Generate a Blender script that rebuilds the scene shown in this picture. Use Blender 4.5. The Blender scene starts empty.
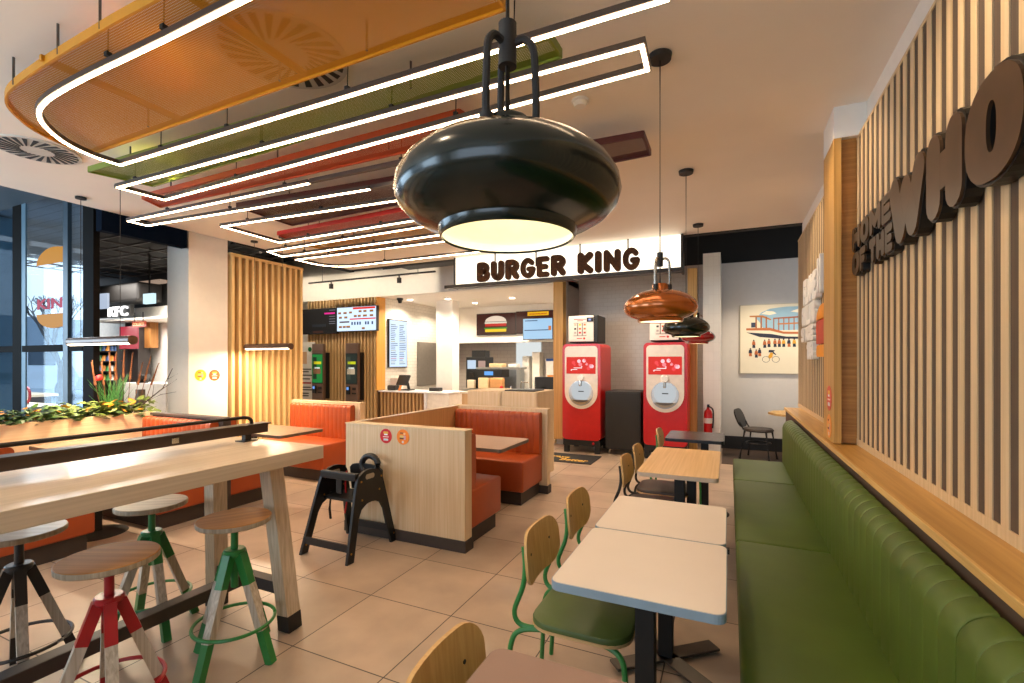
import bpy, bmesh, math, random
from mathutils import Vector, Matrix
R_ = random.Random(7)
PI = math.pi
sc = bpy.context.scene
C = sc.collection

# ---------------------------------------------------------------- camera, world, exposure
F, HY, VX, H = 474.0, 361.5, 729.0, 1.50
TH = math.atan((VX-512)/F); CT, ST = math.cos(TH), math.sin(TH)
cam = bpy.data.cameras.new('camera'); camo = bpy.data.objects.new('camera', cam); C.objects.link(camo)
camo.location = (0, 0, H); camo.rotation_euler = (PI/2, 0, TH)
cam.sensor_width = 36; cam.lens = F/1024*36; cam.shift_y = (HY-341.5)/1024; cam.clip_start = .02
sc.camera = camo
sc.view_settings.view_transform = 'Standard'; sc.view_settings.look = 'None'
sc.view_settings.gamma = 1; sc.view_settings.use_curve_mapping = False
sc.view_settings.exposure = 0.68
sc.cycles.caustics_reflective = False; sc.cycles.caustics_refractive = False
w = bpy.data.worlds.new('world'); sc.world = w; w.use_nodes = True
wn = w.node_tree.nodes; wl = w.node_tree.links
wbg = wn['Background']
tc = wn.new('ShaderNodeTexCoord'); no = wn.new('ShaderNodeTexNoise'); no.inputs['Scale'].default_value = 3
rp = wn.new('ShaderNodeValToRGB'); rp.color_ramp.elements[0].color = (.55, .68, .82, 1); rp.color_ramp.elements[1].color = (.85, .93, 1, 1)
wl.new(tc.outputs['Generated'], no.inputs['Vector']); wl.new(no.outputs['Fac'], rp.inputs['Fac']); wl.new(rp.outputs['Color'], wbg.inputs['Color'])
wbg.inputs['Strength'].default_value = 1.1

WARM = (1.0, .77, .52)
def lamp(name, kind, loc, energy, color=WARM, rot=(0, 0, 0), **kw):
    l = bpy.data.lights.new(name, kind); l.energy = energy; l.color = color
    for k, v in kw.items(): setattr(l, k, v)
    o = bpy.data.objects.new(name, l); o.location = loc; o.rotation_euler = rot; C.objects.link(o); return o
# added fill spots over the dining room; the ceiling holds no such fittings
for x, y, e, tilt in ((.05, .6, 34, .75), (.05, 2.0, 34, .75), (.05, 3.5, 30, .75), (.05, 5.2, 34, .75), (-1.2, .2, 16, 0), (-1.3, 3.9, 26, 0), (-2.4, 3.0, 18, 0), (-1.2, 5.8, 30, 0), (-3.9, .6, 12, 0), (-4.2, 2.3, 24, 0), (-5.3, 3.4, 40, -.5), (-5.3, 4.9, 34, -.5), (-5.0, 5.8, 34, 0), (-3.4, 5.5, 30, 0), (-2.6, -.6, 12, 0), (-2.7, 1.5, 14, 0)):
    lamp('downlight', 'SPOT', (x, y, 3.12), e*.78, WARM, (0, -tilt, 0), spot_size=1.5 if tilt else 2.3, spot_blend=.8, shadow_soft_size=.06)
# kitchen downlights; the service and alcove spots are added fill
for x, y, e in ((-8.9, 6.9, 85), (-7.4, 6.9, 85), (-5.8, 6.9, 60), (-4.2, 6.9, 60)):
    lamp('service_fill_spot', 'SPOT', (x, y, 3.9), e, (1, .84, .64), rot=(.25, 0, 0), spot_size=2.4, spot_blend=.6, shadow_soft_size=.06)
for x, y, e in ((-6.5, 8.8, 75), (-5.2, 8.9, 75), (-3.9, 8.8, 85), (-6.3, 9.9, 60), (-3.4, 9.7, 75), (-4.8, 10.1, 75)):
    lamp('kitchen_downlight', 'SPOT', (x, y, 2.86), e, (1, .86, .68), spot_size=2.6, spot_blend=.6, shadow_soft_size=.06)
for x, y, e in ((-2.2, 7.0, 60), (-.9, 7.0, 60), (-1.5, 7.9, 70), (.6, 8.0, 80), (1.6, 8.0, 50)):
    lamp('alcove_fill_spot', 'SPOT', (x, y, 3.1), e, (1, .82, .62), spot_size=2.2, spot_blend=.7, shadow_soft_size=.06)
lamp('shop_fill', 'AREA', (-13.2, 6.4, 2.4), 90, (1, .93, .85), size=1.5)  # second lamp, added under the canopy to brighten the shop
# area light standing in for the neighbouring shop's lighting
lamp('shop_fill', 'AREA', (-13.2, 5.3, 3.5), 420, (1, .93, .85), size=3)
lamp('back_left_fill', 'AREA', (-4.6, -2.7, 1.9), 75, (.58, .80, 1), rot=(PI/2, 0, .15), shape='RECTANGLE', size=3.0, size_y=1.8)  # added cool lamp, back left, to tint the column and tables
lamp('lobby_fill', 'AREA', (-9.9, .2, 1.9), 110, (.58, .80, 1), rot=(PI/2, 0, -PI/2+.25), shape='RECTANGLE', size=3.5, size_y=2.4)  # added cool area lamp boosting daylight from the lobby side
# daylight through the windows behind the camera
lamp('back_left_fill', 'AREA', (.0, -2.6, 1.9), 22, (.62, .78, 1), rot=(PI/2, 0, 0), shape='RECTANGLE', size=3.0, size_y=1.8)

# ---------------------------------------------------------------- materials
def srgb(h):
    v = [int(h[i:i+2], 16)/255 for i in (0, 2, 4)]
    return tuple((c/12.92 if c <= .04045 else ((c+.055)/1.055)**2.4) for c in v)+(1,)
_m = {}
def mat(h, rough=.5, metal=0, emit=0, noise=.06, scale=12, bump=0, coat=0, key=None):
    k = (h, rough, metal, emit, noise, scale, bump, coat)
    if k in _m: return _m[k]
    m = bpy.data.materials.new('m_'+h); m.use_nodes = True; n = m.node_tree.nodes; l = m.node_tree.links
    b = n['Principled BSDF']; col = srgb(h)
    b.inputs['Roughness'].default_value = rough; b.inputs['Metallic'].default_value = metal
    if coat: b.inputs['Coat Weight'].default_value = coat; b.inputs['Coat Roughness'].default_value = .08
    if emit:
        emit = emit*.62 if emit < 3 else emit
        b.inputs['Specular IOR Level'].default_value = .05
        b.inputs['Base Color'].default_value = (0.02, .02, .02, 1)
        b.inputs['Emission Color'].default_value = col; b.inputs['Emission Strength'].default_value = emit
    else:
        t = n.new('ShaderNodeTexCoord'); x = n.new('ShaderNodeTexNoise'); x.inputs['Scale'].default_value = scale; x.inputs['Detail'].default_value = 4
        r = n.new('ShaderNodeValToRGB')
        r.color_ramp.elements[0].position = .3; r.color_ramp.elements[1].position = .7
        r.color_ramp.elements[0].color = tuple(c*(1-noise) for c in col[:3])+(1,); r.color_ramp.elements[1].color = tuple(min(1, c*(1+noise)) for c in col[:3])+(1,)
        l.new(t.outputs['Object'], x.inputs['Vector']); l.new(x.outputs['Fac'], r.inputs['Fac']); l.new(r.outputs['Color'], b.inputs['Base Color'])
        if bump:
            bp = n.new('ShaderNodeBump'); bp.inputs['Strength'].default_value = bump; bp.inputs['Distance'].default_value = .01
            l.new(x.outputs['Fac'], bp.inputs['Height']); l.new(bp.outputs['Normal'], b.inputs['Normal'])
    _m[k] = m; return m
def wood(h, h2, axis='z', rough=.45, freq=60, coat=0):
    k = ('wood', h, h2, axis, rough, freq)
    if k in _m: return _m[k]
    m = bpy.data.materials.new('wood_'+h); m.use_nodes = True; n = m.node_tree.nodes; l = m.node_tree.links
    b = n['Principled BSDF']; b.inputs['Roughness'].default_value = rough
    if coat: b.inputs['Coat Weight'].default_value = coat; b.inputs['Coat Roughness'].default_value = .15
    t = n.new('ShaderNodeTexCoord'); mp = n.new('ShaderNodeMapping'); s = {'x': (1.2, freq, freq), 'y': (freq, 1.2, freq), 'z': (freq, freq, 1.2)}[axis]
    mp.inputs['Scale'].default_value = s
    x = n.new('ShaderNodeTexNoise'); x.inputs['Scale'].default_value = 1; x.inputs['Detail'].default_value = 5; x.inputs['Distortion'].default_value = .6
    r = n.new('ShaderNodeValToRGB'); r.color_ramp.elements[0].position = .32; r.color_ramp.elements[1].position = .68
    r.color_ramp.elements[0].color = srgb(h2); r.color_ramp.elements[1].color = srgb(h)
    l.new(t.outputs['Object'], mp.inputs['Vector']); l.new(mp.outputs['Vector'], x.inputs['Vector']); l.new(x.outputs['Fac'], r.inputs['Fac']); l.new(r.outputs['Color'], b.inputs['Base Color'])
    bp = n.new('ShaderNodeBump'); bp.inputs['Strength'].default_value = .08; bp.inputs['Distance'].default_value = .004
    l.new(x.outputs['Fac'], bp.inputs['Height']); l.new(bp.outputs['Normal'], b.inputs['Normal'])
    _m[k] = m; return m
def tile_mat(name, h, hg, bw, bh, off, mortar, loc=(0, 0, 0), rot=(0, 0, 0), rough=.4, var=.08, nscale=3, swap=None):
    m = bpy.data.materials.new(name); m.use_nodes = True; n = m.node_tree.nodes; l = m.node_tree.links
    b = n['Principled BSDF']; b.inputs['Roughness'].default_value = rough
    t = n.new('ShaderNodeTexCoord'); src = t.outputs['Object']
    if swap:
        sp = n.new('ShaderNodeSeparateXYZ'); cb = n.new('ShaderNodeCombineXYZ'); l.new(src, sp.inputs[0])
        l.new(sp.outputs[swap[0]], cb.inputs[0]); l.new(sp.outputs[swap[1]], cb.inputs[1]); src = cb.outputs[0]
    mp = n.new('ShaderNodeMapping'); mp.inputs['Location'].default_value = loc
    br = n.new('ShaderNodeTexBrick'); br.offset = off; br.inputs['Scale'].default_value = 1
    br.inputs['Brick Width'].default_value = bw; br.inputs['Row Height'].default_value = bh; br.inputs['Mortar Size'].default_value = mortar; br.inputs['Mortar Smooth'].default_value = .1
    c = srgb(h); br.inputs['Color1'].default_value = c; br.inputs['Color2'].default_value = tuple(v*(1-var) for v in c[:3])+(1,); br.inputs['Mortar'].default_value = srgb(hg)
    no = n.new('ShaderNodeTexNoise'); no.inputs['Scale'].default_value = nscale; no.inputs['Detail'].default_value = 6
    r = n.new('ShaderNodeValToRGB'); r.color_ramp.elements[0].position = .3; r.color_ramp.elements[1].position = .7
    r.color_ramp.elements[0].color = (1-var*1.6,)*3+(1,); r.color_ramp.elements[1].color = (1, 1, 1, 1)
    mx = n.new('ShaderNodeMix'); mx.data_type = 'RGBA'; mx.blend_type = 'MULTIPLY'; mx.inputs['Factor'].default_value = 1
    l.new(src, mp.inputs['Vector']); l.new(mp.outputs['Vector'], br.inputs['Vector']); l.new(t.outputs['Object'], no.inputs['Vector'])
    l.new(no.outputs['Fac'], r.inputs['Fac']); l.new(br.outputs['Color'], mx.inputs['A']); l.new(r.outputs['Color'], mx.inputs['B']); l.new(mx.outputs['Result'], b.inputs['Base Color'])
    bp = n.new('ShaderNodeBump'); bp.inputs['Strength'].default_value = .25; bp.inputs['Distance'].default_value = .003; bp.invert = True
    l.new(br.outputs['Fac'], bp.inputs['Height']); l.new(bp.outputs['Normal'], b.inputs['Normal'])
    return m
def mesh_mat(name, h, hole=.0040, pitch=.011, trans=.12):
    """perforated tinted metal sheet: round holes on a square pitch let the ceiling show through"""
    m = bpy.data.materials.new(name); m.use_nodes = True; n = m.node_tree.nodes; l = m.node_tree.links
    b = n['Principled BSDF']; b.inputs['Base Color'].default_value = srgb(h); b.inputs['Roughness'].default_value = .45
    t = n.new('ShaderNodeTexCoord'); mp = n.new('ShaderNodeMapping'); mp.inputs['Scale'].default_value = (1/pitch,)*3
    fr = n.new('ShaderNodeVectorMath'); fr.operation = 'FRACTION'; sb = n.new('ShaderNodeVectorMath'); sb.operation = 'SUBTRACT'; sb.inputs[1].default_value = (.5, .5, .5)
    sp = n.new('ShaderNodeSeparateXYZ'); cb = n.new('ShaderNodeCombineXYZ'); ln = n.new('ShaderNodeVectorMath'); ln.operation = 'LENGTH'
    lt = n.new('ShaderNodeMath'); lt.operation = 'LESS_THAN'; lt.inputs[1].default_value = hole/pitch
    tr = n.new('ShaderNodeBsdfTransparent'); ms = n.new('ShaderNodeMixShader'); out = n['Material Output']
    l.new(t.outputs['Object'], mp.inputs[0]); l.new(mp.outputs[0], fr.inputs[0]); l.new(fr.outputs[0], sb.inputs[0]); l.new(sb.outputs[0], sp.inputs[0])
    l.new(sp.outputs[0], cb.inputs[0]); l.new(sp.outputs[1], cb.inputs[1]); l.new(cb.outputs[0], ln.inputs[0]); l.new(ln.outputs['Value'], lt.inputs[0])
    l.new(lt.outputs[0], ms.inputs['Fac']); l.new(b.outputs[0], ms.inputs[1]); l.new(tr.outputs[0], ms.inputs[2]); l.new(ms.outputs[0], out.inputs['Surface'])
    return m
def glass_mat(name, tint=(.85, .93, 1, 1), refl=.07):
    m = bpy.data.materials.new(name); m.use_nodes = True; n = m.node_tree.nodes; l = m.node_tree.links
    g = n.new('ShaderNodeBsdfGlossy'); g.inputs['Roughness'].default_value = .02; tr = n.new('ShaderNodeBsdfTransparent'); tr.inputs['Color'].default_value = tint
    ms = n.new('ShaderNodeMixShader'); ms.inputs['Fac'].default_value = refl
    l.new(tr.outputs[0], ms.inputs[1]); l.new(g.outputs[0], ms.inputs[2]); l.new(ms.outputs[0], n['Material Output'].inputs['Surface'])
    return m

M = dict(
    white=mat('e9e4dc', .6, noise=.02), ceil=mat('f5ecdf', .7, noise=.02, scale=2), black=mat('141312', .5), softblack=mat('1d1a18', .6, bump=.1),
    blacksteel=mat('2b2521', .4, .3), chrome=mat('b9b6b0', .2, 1), steel=mat('a9a8a4', .35, .9), darkgrey=mat('36383c', .5),
    green=mat('2f7d3c', .35), greenleather=mat('465a16', .5, noise=.12, scale=4, bump=.05), orange=mat('a8481a', .42, noise=.08, scale=5, bump=.06),
    red=mat('bc0a0e', .32, coat=.15), redpaint=mat('a81c22', .4), plinth=mat('3a302a', .6), cream=mat('e6dccd', .4),
    oak=wood('d8b070', 'c09650', 'y'), oakz=wood('cfa058', 'b58640', 'z'), lightwood=wood('dcc3a0', 'ccae86', 'z', .5), lightx=wood('e0c8a4', 'd0b48c', 'x', .5), lighty=wood('dac6ac', 'c9b497', 'y', .38, coat=.2),
    slat=wood('d8bc92', 'c8aa7e', 'z', .55), slatback=wood('5e4b3a', '4c3c2e', 'z', .7), ply=wood('cda66a', 'bb9156', 'z', .4), plyside=wood('d8b684', 'b8935e', 'x', .5),
    greywood=wood('cfc4b2', 'a89b88', 'z', .6, 90), seatwood=wood('c98c44', 'ab702e', 'x', .6, 40),
    plyedge=wood('b5a58c', '8f8068', 'z', .6, 60),
    mauve=mat('8d7062', .5, noise=.03), whitetop=mat('d8cbbd', .42, noise=.02, scale=4), blueedge=mat('8496a4', .4), blacktop=mat('33343a', .25),
    led=mat('ffdcb0', emit=19), leddim=mat('ffe6c4', emit=7), screen=mat('cfe4ff', emit=1.2),
)
WHITEP = mat('f2efe8', .5, noise=.01)

# ---------------------------------------------------------------- geometry helpers
def B(): return bmesh.new()
def box(bm, x0, x1, y0, y1, z0, z1, bev=0, seg=2):
    g = bmesh.ops.create_cube(bm, size=1); vs = g['verts']
    for v in vs: v.co = Vector(((x0+x1)/2+v.co.x*(x1-x0), (y0+y1)/2+v.co.y*(y1-y0), (z0+z1)/2+v.co.z*(z1-z0)))
    if bev:
        es = list({e for v in vs for e in v.link_edges})
        bmesh.ops.bevel(bm, geom=es, offset=bev, segments=seg, profile=.5, affect='EDGES')
    return bm
def bx(*a, **k): return box(B(), *a, **k)
def frame(d):
    d = d.normalized(); a = Vector((0, 0, 1)) if abs(d.z) < .95 else Vector((1, 0, 0))
    u = d.cross(a).normalized(); return u, u.cross(d).normalized()
def tube(bm, pts, r, n=10, closed=False, caps=True, r2=None):
    pts = [Vector(p) for p in pts]; rings = []; N = len(pts); pu = None
    for i, p in enumerate(pts):
        if closed: d = pts[(i+1) % N]-pts[i-1]
        else: d = (pts[min(i+1, N-1)]-pts[max(i-1, 0)])
        if d.length < 1e-9: d = Vector((0, 0, 1))
        d.normalize()
        if pu is None: u, v = frame(d)
        else:
            u = (pu-d*pu.dot(d)); u = u.normalized() if u.length > 1e-6 else frame(d)[0]; v = d.cross(u)
        pu = u; rr = r if r2 is None else r+(r2-r)*i/(N-1)
        rings.append([bm.verts.new(p+(u*math.cos(2*PI*k/n)+v*math.sin(2*PI*k/n))*rr) for k in range(n)])
    for i in range(N if closed else N-1):
        a, b = rings[i], rings[(i+1) % N]
        for k in range(n): bm.faces.new((a[k], a[(k+1) % n], b[(k+1) % n], b[k]))
    if caps and not closed: bm.faces.new(rings[0][::-1]); bm.faces.new(rings[-1])
    return bm
def smooth_path(pts, k=6, closed=False):
    P = [Vector(p) for p in pts]; out = []; n = len(P)
    for i in range(n if closed else n-1):
        g = (lambda j: P[j % n]) if closed else (lambda j: P[max(0, min(n-1, j))])
        a, b, c, d = g(i-1), g(i), g(i+1), g(i+2)
        for t in range(k):
            t = t/k; out.append(.5*((2*b)+(c-a)*t+(2*a-5*b+4*c-d)*t*t+(3*b-a-3*c+d)*t**3))
    if not closed: out.append(P[-1])
    return out
def cyl(bm, x, y, z0, z1, r, r1=None, n=24):
    r1 = r if r1 is None else r1
    a = [bm.verts.new((x+r*math.cos(2*PI*k/n), y+r*math.sin(2*PI*k/n), z0)) for k in range(n)]
    b = [bm.verts.new((x+r1*math.cos(2*PI*k/n), y+r1*math.sin(2*PI*k/n), z1)) for k in range(n)]
    for k in range(n): bm.faces.new((a[k], a[(k+1) % n], b[(k+1) % n], b[k]))
    bm.faces.new(a[::-1]); bm.faces.new(b); return bm
def lathe(bm, prof, n=48, c=(0, 0, 0)):
    rings = []
    for r, z in prof: rings.append([bm.verts.new((c[0]+r*math.cos(2*PI*k/n), c[1]+r*math.sin(2*PI*k/n), c[2]+z)) for k in range(n)])
    for a, b in zip(rings, rings[1:]):
        for k in range(n): bm.faces.new((a[k], a[(k+1) % n], b[(k+1) % n], b[k]))
    return bm
def prism(bm, poly, t, plane='xz', off=0):
    """extrude a 2-D outline by t along the axis normal to its plane, starting at off"""
    def co(p, d): return {'xz': (p[0], off+d, p[1]), 'yz': (off+d, p[0], p[1]), 'xy': (p[0], p[1], off+d)}[plane]
    a = [bm.verts.new(co(p, 0)) for p in poly]; b = [bm.verts.new(co(p, t)) for p in poly]; n = len(poly)
    for k in range(n): bm.faces.new((a[k], a[(k+1) % n], b[(k+1) % n], b[k]))
    bm.faces.new(a[::-1]); bm.faces.new(b); bmesh.ops.recalc_face_normals(bm, faces=bm.faces); return bm
def beam(bm, p0, p1, w, h, w1=None, h1=None, up=(0, 0, 1)):
    p0, p1 = Vector(p0), Vector(p1); d = (p1-p0).normalized(); u = d.cross(Vector(up))
    u = u.normalized() if u.length > 1e-4 else Vector((1, 0, 0)); v = u.cross(d).normalized(); rs = []
    for p, ww, hh in ((p0, w, h), (p1, w1 or w, h1 or h)):
        rs.append([bm.verts.new(p+u*sx*ww/2+v*sy*hh/2) for sx, sy in ((-1, -1), (1, -1), (1, 1), (-1, 1))])
    for k in range(4): bm.faces.new((rs[0][k], rs[0][(k+1) % 4], rs[1][(k+1) % 4], rs[1][k]))
    bm.faces.new(rs[0][::-1]); bm.faces.new(rs[1]); bmesh.ops.recalc_face_normals(bm, faces=bm.faces); return bm
def rrect(x0, x1, y0, y1, r, n=5):
    out = []
    for cx, cy, a0 in ((x1-r, y1-r, 0), (x0+r, y1-r, 90), (x0+r, y0+r, 180), (x1-r, y0+r, 270)):
        for k in range(n+1): a = math.radians(a0+90*k/n); out.append((cx+r*math.cos(a), cy+r*math.sin(a)))
    return out
def disc(bm, c, r, t, normal='y', n=28, sx=1):
    poly = [(r*sx*math.cos(2*PI*k/n), r*math.sin(2*PI*k/n)) for k in range(n)]
    if normal == 'y': prism(bm, [(c[0]+a, c[2]+b) for a, b in poly], t, 'xz', c[1])
    elif normal == 'x': prism(bm, [(c[1]+a, c[2]+b) for a, b in poly], t, 'yz', c[0])
    else: prism(bm, [(c[0]+a, c[1]+b) for a, b in poly], t, 'xy', c[2])
    return bm
def text_bm(s, size, depth, fat=0, spacing=1, width=None, height=None, res=3):
    """lettering as a mesh in the XY plane, lower left at the origin, scaled to width and height"""
    cu = bpy.data.curves.new('t', 'FONT'); cu.body = s; cu.size = size; cu.extrude = 0.5; cu.offset = fat; cu.space_character = spacing; cu.resolution_u = res
    o = bpy.data.objects.new('t', cu); C.objects.link(o); dg = bpy.context.evaluated_depsgraph_get(); me = bpy.data.meshes.new_from_object(o.evaluated_get(dg))
    bpy.data.objects.remove(o); bm = B(); bm.from_mesh(me); bpy.data.meshes.remove(me)
    xs = [v.co.x for v in bm.verts]; ys = [v.co.y for v in bm.verts]; x0, x1, y0, y1 = min(xs), max(xs), min(ys), max(ys)
    fx = width/(x1-x0) if width else 1; fy = height/(y1-y0) if height else (fx if width else 1)
    for v in bm.verts: v.co = Vector(((v.co.x-x0)*fx, (v.co.y-y0)*fy, v.co.z*depth))
    return bm
def place(bm, origin, right, up):
    r = Vector(right).normalized(); u = Vector(up).normalized(); n = r.cross(u)
    o = Vector(origin)
    for v in bm.verts: c = v.co.copy(); v.co = o+r*c.x+u*c.y+n*c.z
    return bm
def merge(bm, other):
    me = bpy.data.meshes.new('t'); other.to_mesh(me); bm.from_mesh(me); bpy.data.meshes.remove(me); other.free(); return bm

def _arc(cx, cy, rx, ry, a0, a1, n=10): return [(cx+rx*math.cos(math.radians(a0+(a1-a0)*i/n)), cy+ry*math.sin(math.radians(a0+(a1-a0)*i/n))) for i in range(n+1)]
GL_ = {
 'H': [[(0, 0), (0, 1)], [(1, 0), (1, 1)], [(0, .5), (1, .5)]], 'O': [_arc(.5, .5, .5, .5, 0, 360, 24)], 'M': [[(0, 0), (0, 1), (.5, .3), (1, 1), (1, 0)]],
 'E': [[(1, 1), (0, 1), (0, 0), (1, 0)], [(0, .5), (.85, .5)]], 'F': [[(1, 1), (0, 1), (0, 0)], [(0, .48), (.8, .48)]], 'T': [[(0, 1), (1, 1)], [(.5, 1), (.5, 0)]],
 'W': [[(0, 1), (.25, 0), (.5, .8), (.75, 0), (1, 1)]], 'P': [[(0, 0), (0, 1), (.5, 1)]+_arc(.5, .72, .5, .28, 90, -90, 8)+[(0, .44)]], 'R': [[(0, 0), (0, 1), (.5, 1)]+_arc(.5, .74, .5, .26, 90, -90, 8)+[(0, .48)], [(.5, .48), (1, 0)]],
 'B': [[(0, 0), (0, 1), (.5, 1)]+_arc(.5, .76, .42, .24, 90, -90, 8)+[(0, .52)], [(.5, .52)]+_arc(.5, .26, .5, .26, 90, -90, 8)+[(0, 0)]],
 'U': [[(0, 1), (0, .4)]+_arc(.5, .4, .5, .4, 180, 360, 12)+[(1, 1)]], 'G': [_arc(.5, .5, .5, .5, 42, 330, 18)+[(1, .42), (.62, .42)]], 'K': [[(0, 0), (0, 1)], [(1, 1), (.1, .5), (1, 0)]],
 'I': [[(0, 0), (0, 1)]], 'N': [[(0, 0), (0, 1), (1, 0), (1, 1)]], 'A': [[(0, 0), (.5, 1), (1, 0)], [(.2, .35), (.8, .35)]], 'L': [[(0, 1), (0, 0), (1, 0)]],
 'S': [[(1, .85)]+_arc(.5, .76, .5, .24, 40, 270, 10)+_arc(.5, .26, .5, .26, 90, -140, 10)], 'C': [_arc(.5, .5, .5, .5, 42, 318, 18)], '1': [[(0, .8), (.5, 1), (.5, 0)]],
 '9': [_arc(.5, .7, .5, .3, 0, 360, 12)+[(1, .3), (.5, 0), (0, .1)]], '5': [[(1, 1), (0, 1), (0, .55), (.5, .6)]+_arc(.5, .3, .5, .3, 80, -150, 8)], '4': [[(.8, 0), (.8, 1), (0, .3), (1, .3)]]}
def glyph(ch, w, h, t, depth):
    """chunky rounded letter in the XY plane: fat capsule strokes inside a w x h box"""
    t = min(t, {'W': .30, 'M': .28, 'N': .36, 'H': .455, 'K': .42, 'A': .36, 'I': 1.0, 'U': .42}.get(ch, .40)*w, {'E': .29, 'F': .30, 'B': .29, 'R': .31, 'P': .32, 'S': .27, 'G': .25, 'O': .40}.get(ch, .42)*h)
    bm = B(); k = 0
    if ch == 'O':                     # fat ring with a narrow slot
        n = 40; rings = []
        for rx, ry, e in ((w/2, h/2, .86), (max(.09*w, w/2-t*1.18), max(.24*h, h/2-t*.98), .9)):
            for z in (-depth/2, depth/2): rings.append([bm.verts.new((w/2+rx*math.copysign(abs(math.cos(2*PI*i/n))**e, math.cos(2*PI*i/n)), h/2+ry*math.copysign(abs(math.sin(2*PI*i/n))**e, math.sin(2*PI*i/n)), z)) for i in range(n)])
        for a, b in ((0, 1), (1, 3), (3, 2), (2, 0)):
            for i in range(n): bm.faces.new((rings[a][i], rings[a][(i+1) % n], rings[b][(i+1) % n], rings[b][i]))
        bmesh.ops.recalc_face_normals(bm, faces=bm.faces); return bm
    for line in GL_[ch]:
        P = [(t/2+u*(w-t), t/2+v*(h-t)) if w > t else (w/2, t/2+v*(h-t)) for u, v in line]
        for a, b in zip(P, P[1:]):
            an = math.atan2(b[1]-a[1], b[0]-a[0]); q = t/2
            poly = [(b[0]+q*math.cos(an-PI/2+PI*i/8), b[1]+q*math.sin(an-PI/2+PI*i/8)) for i in range(9)]+[(a[0]+q*math.cos(an+PI/2+PI*i/8), a[1]+q*math.sin(an+PI/2+PI*i/8)) for i in range(9)]
            e = .00012*(k % 5); prism(bm, poly, depth-2*e, 'xy', -depth/2+e); k += 1
    return bm
INV = {}
def tag(o, label=None, cat=None, group=None, kind=None):
    if label: o['label'] = label
    if cat: o['category'] = cat
    if group: o['group'] = group
    if kind: o['kind'] = kind
    return o
def thing(name, label, cat, loc=(0, 0, 0), rz=0, group=None):
    o = bpy.data.objects.new(name, None); o.empty_display_size = .1; C.objects.link(o); o.location = loc; o.rotation_euler = (0, 0, rz)
    INV[o] = Matrix.Translation(loc) @ Matrix.Rotation(rz, 4, 'Z')
    return tag(o, label, cat, group)
def obj(name, bm, m, parent=None, smooth=False, local=False, label=None):
    """link one mesh object; world-space geometry is moved into its parent's space unless local"""
    root = parent
    while root is not None and root.parent is not None: root = root.parent
    loc = None
    if root is not None:
        if not local and root in INV: bmesh.ops.transform(bm, matrix=INV[root].inverted(), verts=bm.verts)
    elif not local:
        xs = [v.co for v in bm.verts]
        loc = Vector(((min(c.x for c in xs)+max(c.x for c in xs))/2, (min(c.y for c in xs)+max(c.y for c in xs))/2, min(c.z for c in xs)))
        bmesh.ops.translate(bm, vec=-loc, verts=bm.verts)
    me = bpy.data.meshes.new(name); bm.to_mesh(me); bm.free()
    ms = m if isinstance(m, (list, tuple)) else [m]
    for q in ms: me.materials.append(M[q] if isinstance(q, str) else q)
    if smooth:
        me.polygons.foreach_set('use_smooth', [True]*len(me.polygons))
        try: me.set_sharp_from_angle(angle=math.radians(40))
        except Exception: pass
    o = bpy.data.objects.new(name, me); C.objects.link(o)
    if loc is not None: o.location = loc
    if parent is not None:
        o.parent = parent
        # every part keeps an identity transform, so its mesh is in the thing's own space
    if label: o['label'] = label
    return o
def struct(name, bm, m, smooth=False, parent=None):
    o = obj(name, bm, m, parent, smooth, local=parent is None)
    if parent is None: o['kind'] = 'structure'
    return o
def single(name, bm, m, label, cat, group=None, smooth=False):
    return tag(obj(name, bm, m, None, smooth), label, cat, group)
def dup(root, loc, rz=None, label=None, group=None):
    r = root.copy(); C.objects.link(r); r.location = loc
    if rz is not None: r.rotation_euler = (0, 0, rz)
    if label: r['label'] = label
    if group: r['group'] = group
    def rec(src, dst):
        for ch in [c for c in bpy.data.objects if c.parent == src]:
            c = ch.copy(); C.objects.link(c); c.parent = dst; rec(ch, c)
    rec(root, r); return r
def at(px, py, x=None, y=None, z=None):
    """where the sight line of a photo pixel meets a real plane of the room"""
    a = (px-512)/F; b = (HY-py)/F; d = Vector((-ST+a*CT, CT+a*ST, b))
    t = x/d.x if x is not None else y/d.y if y is not None else (z-H)/d.z
    return Vector((0, 0, H))+d*t

CZ = 3.16      # dining-room ceiling
# ================================================================ ROOM SHELL
FLOORM = tile_mat('floor_tiles', 'bca48e', '3a2e26', .6, .6, 0, .0035, loc=(2.091+6, .009+6, 0), rough=.36, var=.17, nscale=2.8)
struct('floor', bx(-17, 3.2, -3.2, 12, -.12, 0), FLOORM)
struct('ceiling', bx(-6.25, 1.0, -3.2, 6.6, CZ, CZ+.25), 'ceil')
struct('wall_right', bx(.80, 1.0, -3.2, 6.63, 0, CZ), 'white')
# back wall: big window behind the camera; left opening added for cool light
bm = B(); box(bm, -6.25, -6.1, -3.2, -3.0, 0, CZ); box(bm, -6.1, -3.1, -3.2, -3.0, 0, .9); box(bm, -6.1, -3.1, -3.2, -3.0, 2.8, CZ); box(bm, -3.1, -2.2, -3.2, -3.0, 0, CZ); box(bm, 1.0-.2, 1.0, -3.2, -3.0, 0, CZ); box(bm, -2.2, .8, -3.2, -3.0, 0, .9); box(bm, -2.2, .8, -3.2, -3.0, 2.8, CZ)
struct('wall_back', bm, 'white')
bm = B()
for z in (0, 1.2, 3.3): box(bm, -10.6, -10.5, -3.2, 2.9, z, z+.12)
for y in (-3.2, -1.2, .8, 2.8): box(bm, -10.6, -10.5, y, y+.1, 0, 3.5)
wlf = struct('window_4', bm, mat('191512', .45)); struct('pane', bx(-10.56, -10.55, -3.1, 2.9, .1, 3.4), glass_mat('lobby_glass'), parent=wlf)  # unseen lobby wall, glazed to let cool sky light in
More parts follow.
